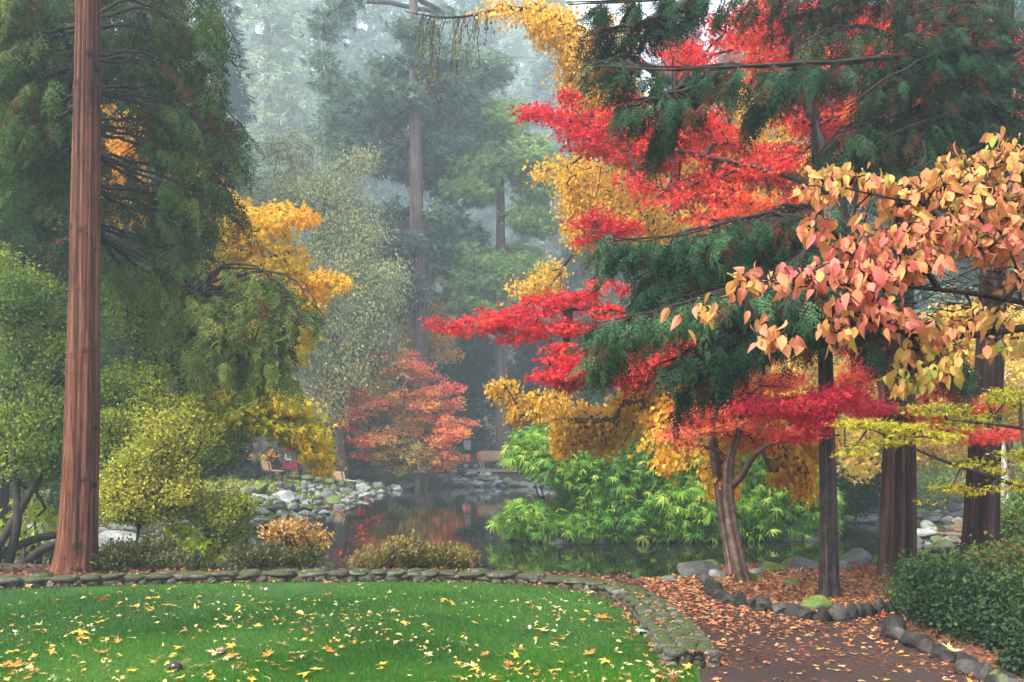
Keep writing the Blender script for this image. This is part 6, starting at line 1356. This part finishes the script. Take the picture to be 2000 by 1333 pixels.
bough_tree('redwood_tree', 'furrowed dark trunk rising beside the low dark bench with wide dark boughs',
     [(1913, 1105, 14, 38), (1916, 1060, 14, 34), (1921, 950, 14, 31), (1928, 800, 14, 28), (1938, 600, 14, 25), (1950, 300, 14, 20), (1962, 0, 14, 17), (1966, -200, 14, 15)],
     [([(1958, 100, 13.6), (1850, 95, 12.5), (1740, 108, 11.6), (1620, 120, 11), (1500, 125, 10.9), (1380, 128, 10.8), (1260, 140, 10.8), (1160, 125, 10.8)], .42, 190, .5), ([(1430, 125, 10.9), (1340, 170, 10.7), (1260, 190, 10.6), (1200, 205, 10.6)], .38, 60, .45), ([(1340, 150, 10.8), (1320, 200, 10.7), (1290, 250, 10.7), (1270, 290, 10.7)], .28, 44, .4), ([(1560, 125, 11), (1500, 180, 10.8), (1460, 220, 10.8)], .3, 34, .35), ([(1250, 140, 10.8), (1200, 115, 10.8), (1150, 130, 10.8)], .3, 30, .55),
      ([(1962, -20, 13.6), (1800, -40, 12.5), (1600, -30, 11.6), (1400, -15, 11.3), (1250, 5, 11.2), (1110, 10, 11.3)], .42, 230, .45), ([(1350, 5, 11.3), (1260, 45, 11.1), (1180, 60, 11.1), (1140, 75, 11.1)], .34, 46, .5), ([(1700, -10, 12), (1600, 20, 11.5), (1520, 40, 11.3)], .3, 30, .4),
      ([(1958, 60, 13.6), (1900, 40, 12.5), (1830, 50, 11.8), (1760, 80, 11.5)], .5, 56, .42), ([(1955, 150, 13.6), (1920, 150, 12.5), (1870, 160, 11.8), (1800, 190, 11.4)], .5, 60, .42), ([(1955, 220, 13.6), (1900, 220, 12.5), (1820, 235, 11.6), (1740, 262, 11.4), (1700, 300, 11.3)], .5, 70, .42), ([(1955, 250, 13.6), (1920, 280, 12.4), (1870, 300, 11.6), (1830, 330, 11.4)], .45, 46, .4), ([(1965, 100, 13.6), (2010, 90, 12.5), (2040, 120, 12)], .5, 40, .4), ([(1955, 200, 13.6), (1850, 190, 12.5), (1760, 220, 11.8), (1680, 260, 11.5), (1630, 310, 11.4)], .5, 80, .38), ([(1955, 120, 13.6), (1880, 100, 12.4), (1800, 130, 11.8), (1720, 180, 11.5), (1660, 220, 11.4)], .45, 70, .4), ([(1955, 270, 13.6), (1900, 260, 12.3), (1840, 290, 11.8), (1780, 330, 11.6)], .45, 56, .38), ([(1960, 40, 13.6), (1900, 0, 12.4), (1820, 0, 12), (1740, 30, 11.8)], .45, 56, .42), ([(1965, 200, 13.6), (2000, 210, 12.5), (2040, 260, 12)], .5, 40, .4)],
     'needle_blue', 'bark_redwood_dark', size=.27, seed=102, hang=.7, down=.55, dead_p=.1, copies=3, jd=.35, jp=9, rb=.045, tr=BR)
bough_tree('dawn_redwood', 'slim grey trunk in the bed carrying the broad blue green evergreen mass',
     [(1621, 1173, 11, 25), (1620, 1130, 11, 19), (1618, 1000, 11, 17), (1615, 850, 11, 15), (1612, 700, 11, 13.5), (1602, 500, 11, 11), (1596, 350, 11, 9), (1590, 250, 11.2, 5), (1588, 180, 11.3, 1.5)],
     [([(1602, 400, 11), (1540, 400, 10.8), (1480, 425, 10.6), (1420, 440, 10.6)], .5, 54, .5), ([(1602, 440, 11), (1500, 430, 10.7), (1400, 455, 10.6), (1300, 480, 10.5), (1220, 490, 10.5), (1155, 465, 10.5)], .5, 110, .5), ([(1604, 480, 11), (1480, 490, 10.5), (1380, 510, 10.3), (1290, 540, 10.2), (1230, 570, 10.2)], .5, 100, .52), ([(1606, 530, 11), (1500, 545, 10.4), (1400, 560, 10.1), (1300, 590, 10), (1220, 620, 10)], .5, 100, .55), ([(1608, 560, 11), (1450, 570, 10.3), (1330, 610, 10), (1220, 640, 9.9), (1140, 650, 9.9)], .45, 110, .6),
      ([(1610, 600, 11), (1500, 620, 10.3), (1400, 650, 10), (1330, 690, 9.9), (1270, 720, 9.9)], .45, 90, .45), ([(1611, 630, 11), (1480, 640, 10.4), (1390, 690, 10.2), (1340, 740, 10.1), (1325, 790, 10.1)], .42, 80, .25), ([(1500, 640, 10.4), (1420, 690, 10.2), (1400, 740, 10.2)], .35, 40, .2), ([(1230, 620, 10), (1190, 660, 10), (1170, 700, 10)], .3, 36, .55),
      ([(1600, 440, 11), (1660, 460, 10.8), (1720, 510, 10.7), (1760, 570, 10.7)], .5, 60, .4), ([(1606, 530, 11), (1680, 560, 10.7), (1740, 610, 10.6), (1800, 640, 10.6)], .5, 60, .35), ([(1610, 600, 11), (1680, 630, 10.7), (1710, 680, 10.7)], .4, 40, .2), ([(1740, 610, 10.7), (1820, 650, 10.6), (1870, 700, 10.6), (1880, 750, 10.6)], .35, 40, .25), ([(1606, 520, 11), (1560, 560, 10), (1530, 620, 9.7)], .45, 50, .5), ([(1604, 470, 11), (1570, 500, 10.3), (1550, 540, 9.9)], .45, 50, .5), ([(1604, 470, 11), (1640, 500, 10.4), (1650, 560, 10)], .45, 46, .42), ([(1602, 450, 11), (1500, 470, 11.6), (1400, 520, 12), (1320, 560, 12)], .6, 70, .4), ([(1606, 560, 11), (1500, 590, 11.6), (1400, 640, 12)], .6, 60, .35)],
     'needle_blue', 'bark_grey', size=.28, seed=103, hang=.5, down=.4, copies=3, jd=.4, jp=14, rb=.025, gap=.1, dead_p=.07, tr=dict(sides=48, rows=160, amp=.03, fr=8, fz=1.2, fine=.02, flare=.35))
# ================================================================== yellow layered maple and dogwood from outside the frame
tree('layered_maple', 'yellow green maple with thin drooping layered branches crossing the big trunks', 'tree',
     [(2260, 1200, 9.8, 26), (2250, 1000, 9.7, 22), (2230, 850, 9.5, 18), (2200, 700, 9.3, 12), (2180, 600, 9.2, 8)],
     [(1680, 828, 50, 10, 8.9, .35, .5), (1760, 838, 60, 12, 9, .4, .5), (1740, 860, 50, 8, 8.9, .35, .45), (1830, 850, 50, 12, 9, .4, .5), (1690, 870, 45, 8, 8.8, .3, .4), (1660, 885, 20, 5, 8.8, .2, .5), (1880, 905, 50, 10, 9, .4, .45), (1950, 920, 50, 12, 9, .4, .45), (1860, 955, 55, 12, 8.9, .4, .6), (1820, 975, 35, 9, 8.8, .3, .6), (1920, 960, 60, 12, 8.9, .4, .5), (1980, 945, 40, 12, 9, .4, .45), (1786, 992, 14, 6, 8.7, .2, .65), (1990, 890, 40, 14, 9.1, .4, .45), (1900, 820, 80, 18, 9.2, .5, .4), (1970, 780, 50, 25, 9.3, .5, .4), (1830, 800, 60, 12, 9.2, .4, .35), (1950, 990, 35, 6, 8.8, .3, .5)],
     'leaf_layer', 'bark_dark', nt=280, m=13, rc=.1, flat=.18, size=0.052, mode='flat', tm=JMAPLES, seed=111, freq=3, thr=-.3, rmin=.0028, rmax=.03, arch=.03, tnoise=.1, trand=.1, zmin=1.5,
     extra=[[(2240, 990, 9.7, 8), (2100, 975, 9.3, 6), (2000, 955, 9.1, 4.5), (1920, 925, 9, 3.5), (1850, 905, 9, 3), (1790, 880, 9, 2.2), (1720, 842, 8.9, 1.4), (1650, 828, 8.8, .8)], [(2235, 880, 9.6, 8), (2080, 850, 9.3, 4), (1950, 830, 9.2, 3), (1850, 820, 9.1, 1.5)]])
tree('dogwood', 'dogwood bough with large peach and pink oval leaves hanging in from outside the frame', 'tree',
     [(2420, 1250, 5.2, 42), (2400, 1000, 5, 36), (2350, 800, 4.8, 30), (2300, 640, 4.7, 22), (2260, 450, 4.6, 15), (2240, 250, 4.6, 9)],
     [(1960, 300, 50, 40, 4.5, .25, 0.31), (1890, 330, 60, 35, 4.4, .25, 0.36), (1830, 360, 60, 30, 4.3, .25, 0.41), (1900, 390, 80, 40, 4.3, .25, 0.44), (1980, 400, 40, 60, 4.4, .25, 0.46), (1700, 350, 40, 20, 4.2, .2, 0.41), (1640, 345, 35, 22, 4.2, .18, 0.26), (1600, 365, 35, 25, 4.1, .15, 0.46), (1760, 390, 60, 35, 4.2, .22, 0.44), (1820, 440, 80, 35, 4.2, .25, 0.51), (1920, 470, 80, 35, 4.3, .25, 0.56),
      (1680, 420, 30, 20, 4.1, .18, 0.56), (1600, 440, 25, 18, 4.1, .15, 0.66), (1740, 450, 40, 25, 4.1, .2, 0.61), (1660, 490, 45, 30, 4.1, .2, 0.68), (1610, 530, 55, 25, 4, .2, 0.71), (1530, 535, 50, 20, 4, .18, 0.66), (1460, 550, 32, 16, 3.9, .12, 0.56), (1720, 520, 60, 35, 4, .22, 0.68), (1790, 510, 50, 30, 4.1, .2, 0.61), (1690, 590, 60, 35, 4, .2, 0.66), (1640, 630, 35, 28, 4, .15, 0.51), (1740, 620, 40, 25, 4, .18, 0.71),
      (1375, 605, 14, 10, 3.9, .06, 0.46), (1310, 630, 5, 5, 3.9, .03, 0.56), (1520, 655, 22, 22, 3.9, .1, 0.51), (1475, 625, 10, 10, 3.9, .06, 0.66), (1830, 640, 60, 22, 4.1, .2, 0.48), (1930, 610, 60, 25, 4.2, .2, 0.38), (1860, 690, 50, 20, 4.1, .2, 0.36), (1780, 690, 35, 25, 4.1, .15, 0.36), (1960, 670, 40, 20, 4.2, .2, 0.34), (1770, 740, 30, 28, 4, .12, 0.26), (1820, 720, 25, 15, 4, .12, 0.26), (1990, 540, 20, 30, 4.3, .2, 0.56)],
     'leaf_dogwood', 'bark_grey', nt=1200, m=2, rc=.05, flat=.7, size=0.051, mode='hang', tm=OVAL, seed=112, freq=9, thr=-1.2, rmin=0.0022, rpow=.5, rmax=.012, step=.12, arch=.04, zmin=1.6, svar=0.4, tnoise=.08, trand=.14, wander=.1,
     extra=[[(2310, 680, 4.7, 14), (2150, 640, 4.5, 10), (2000, 638, 4.3, 8), (1920, 655, 4.2, 7), (1840, 660, 4.15, 6), (1780, 655, 4.1, 5), (1720, 640, 4.05, 3.5), (1660, 610, 4, 2.2), (1600, 580, 4, 1.5)],
            [(2280, 520, 4.6, 12), (2120, 440, 4.5, 8), (2000, 400, 4.4, 6), (1900, 380, 4.35, 4), (1800, 400, 4.2, 3), (1700, 380, 4.15, 2), (1620, 360, 4.1, 1.2)],
            [(2150, 640, 4.5, 8), (2000, 590, 4.3, 6), (1880, 570, 4.2, 5), (1760, 560, 4.05, 3), (1640, 555, 4, 2), (1540, 560, 4, 1.4), (1440, 590, 3.95, 1), (1320, 625, 3.9, .6)]])
# bare twig tangle of the dogwood
rng = np.random.RandomState(113); bt = [o for o in bpy.data.objects if o.name == 'dogwood'][0]; b = Buf()
for k in range(170):
    px, py = rng.uniform(1760, 2020), rng.uniform(450, 640); d_ = rng.uniform(4.1, 4.7); pts = []; a = rng.uniform(-.6, .6) + (PI if rng.rand() < .7 else 0)
    for t in range(6): pts.append(Wp(px, py, d_)); px += math.cos(a) * 15; py += math.sin(a) * 15; a += rng.normal() * .4; d_ += rng.normal() * .02
    b.tube(np.array(pts), np.linspace(.0022, .0009, 6), 4)
b.build('twig', M['bark_grey'], bt, True)

# dense shrub low on the right
shrub('dense_shrub', 'dense dark green shrub beside the path behind the rough edging stones', 'shrub', hb(1880, 9.3), [
    (1800, 1150, 45, 40, 9.8, .5, .45), (1850, 1130, 60, 35, 10.2, .6, .55), (1830, 1190, 60, 45, 9.4, .5, .4), (1900, 1170, 70, 55, 9.4, .6, .42), (1930, 1230, 60, 45, 8.8, .5, .35), (1870, 1230, 50, 35, 9, .4, .35), (1980, 1180, 60, 70, 9.2, .6, .42), (1980, 1250, 50, 60, 8.4, .4, .3), (1780, 1200, 25, 30, 9.6, .3, .45), (1940, 1110, 70, 28, 10.4, .6, .72), (1990, 1095, 50, 25, 10.6, .5, .75), (1800, 1120, 35, 20, 10.4, .4, .6)],
    'leaf_shrub', nt=1700, m=17, rc=0.17, flat=.8, size=0.04, tm=ROUND + DIAM, seed=121, freq=4, thr=-0.1, nstem=9, spread=0.3, stemh=.2, rmin=.0025, tnoise=.14, rmax=0.007)
shrub('shrub', 'small glossy green shrub at the corner by the lowest edging stones', 'shrub', hb(2000, 7.6), [(1990, 1300, 28, 30, 7.5, .2, .4), (2010, 1250, 25, 40, 7.6, .2, .4)], 'leaf_shrub', nt=100, m=12, rc=.07, size=.035, tm=ROUND, seed=122, nstem=4, stemh=.15, spread=.08)

# ================================================================== light, sky, haze, camera
SUN_EL, SUN_AZ = math.radians(50), math.radians(-128)     # azimuth measured from +Y towards +X
w = bpy.data.worlds.new('World'); sc.world = w; w.use_nodes = True; nt = w.node_tree; nt.nodes.clear(); L = nt.links.new
sky = nt.nodes.new('ShaderNodeTexSky'); sky.sky_type = 'NISHITA'; sky.sun_disc = False; sky.sun_elevation = SUN_EL; sky.sun_rotation = SUN_AZ; sky.dust_density = 3.0; sky.air_density = 1.2; sky.ozone_density = 1.0
hs = nt.nodes.new('ShaderNodeHueSaturation'); hs.inputs['Saturation'].default_value = .38
bg = nt.nodes.new('ShaderNodeBackground'); bg.inputs['Strength'].default_value = .13; ow = nt.nodes.new('ShaderNodeOutputWorld')
L(sky.outputs[0], hs.inputs['Color']); L(hs.outputs[0], bg.inputs['Color']); L(bg.outputs[0], ow.inputs[0])
sd = bpy.data.lights.new('Sun', 'SUN'); sd.energy = 2.3; sd.angle = math.radians(12); sd.color = (1, .93, .82); so = bpy.data.objects.new('Sun', sd); COL.objects.link(so)
dirv = Vector((math.sin(SUN_AZ) * math.cos(SUN_EL), math.cos(SUN_AZ) * math.cos(SUN_EL), math.sin(SUN_EL)))
so.rotation_euler = dirv.to_track_quat('Z', 'Y').to_euler(); so.location = (0, 0, 60)
m, nt, out = nodes_of('haze'); pv = nt.nodes.new('ShaderNodeVolumePrincipled'); pv.inputs['Color'].default_value = (.74, .88, 1.0, 1); pv.inputs['Density'].default_value = .0024; pv.inputs['Anisotropy'].default_value = .2
nt.links.new(pv.outputs[0], out.inputs['Volume']); M['haze'] = m
b = Buf(); b.box((0, 130, 79), (640, 640, 164)); tag(b.build('haze', M['haze']), 'pale blue autumn mist between the trees', None, None, 'stuff')
cam = bpy.data.cameras.new('Camera'); co = bpy.data.objects.new('Camera', cam); COL.objects.link(co); sc.camera = co
co.location = (0, 0, CZ); co.rotation_euler = (math.radians(90), 0, 0); cam.lens = 36; cam.sensor_width = 36; cam.shift_y = (HY - 666.5) / 2000; cam.clip_end = 2000
sc.view_settings.view_transform = 'Standard'; sc.view_settings.look = 'None'; sc.view_settings.gamma = 1; sc.view_settings.exposure = 2.15
sc.cycles.use_denoising = True
sc.cycles.max_bounces = 8; sc.cycles.transparent_max_bounces = 4; sc.cycles.diffuse_bounces = 4; sc.cycles.volume_bounces = 1
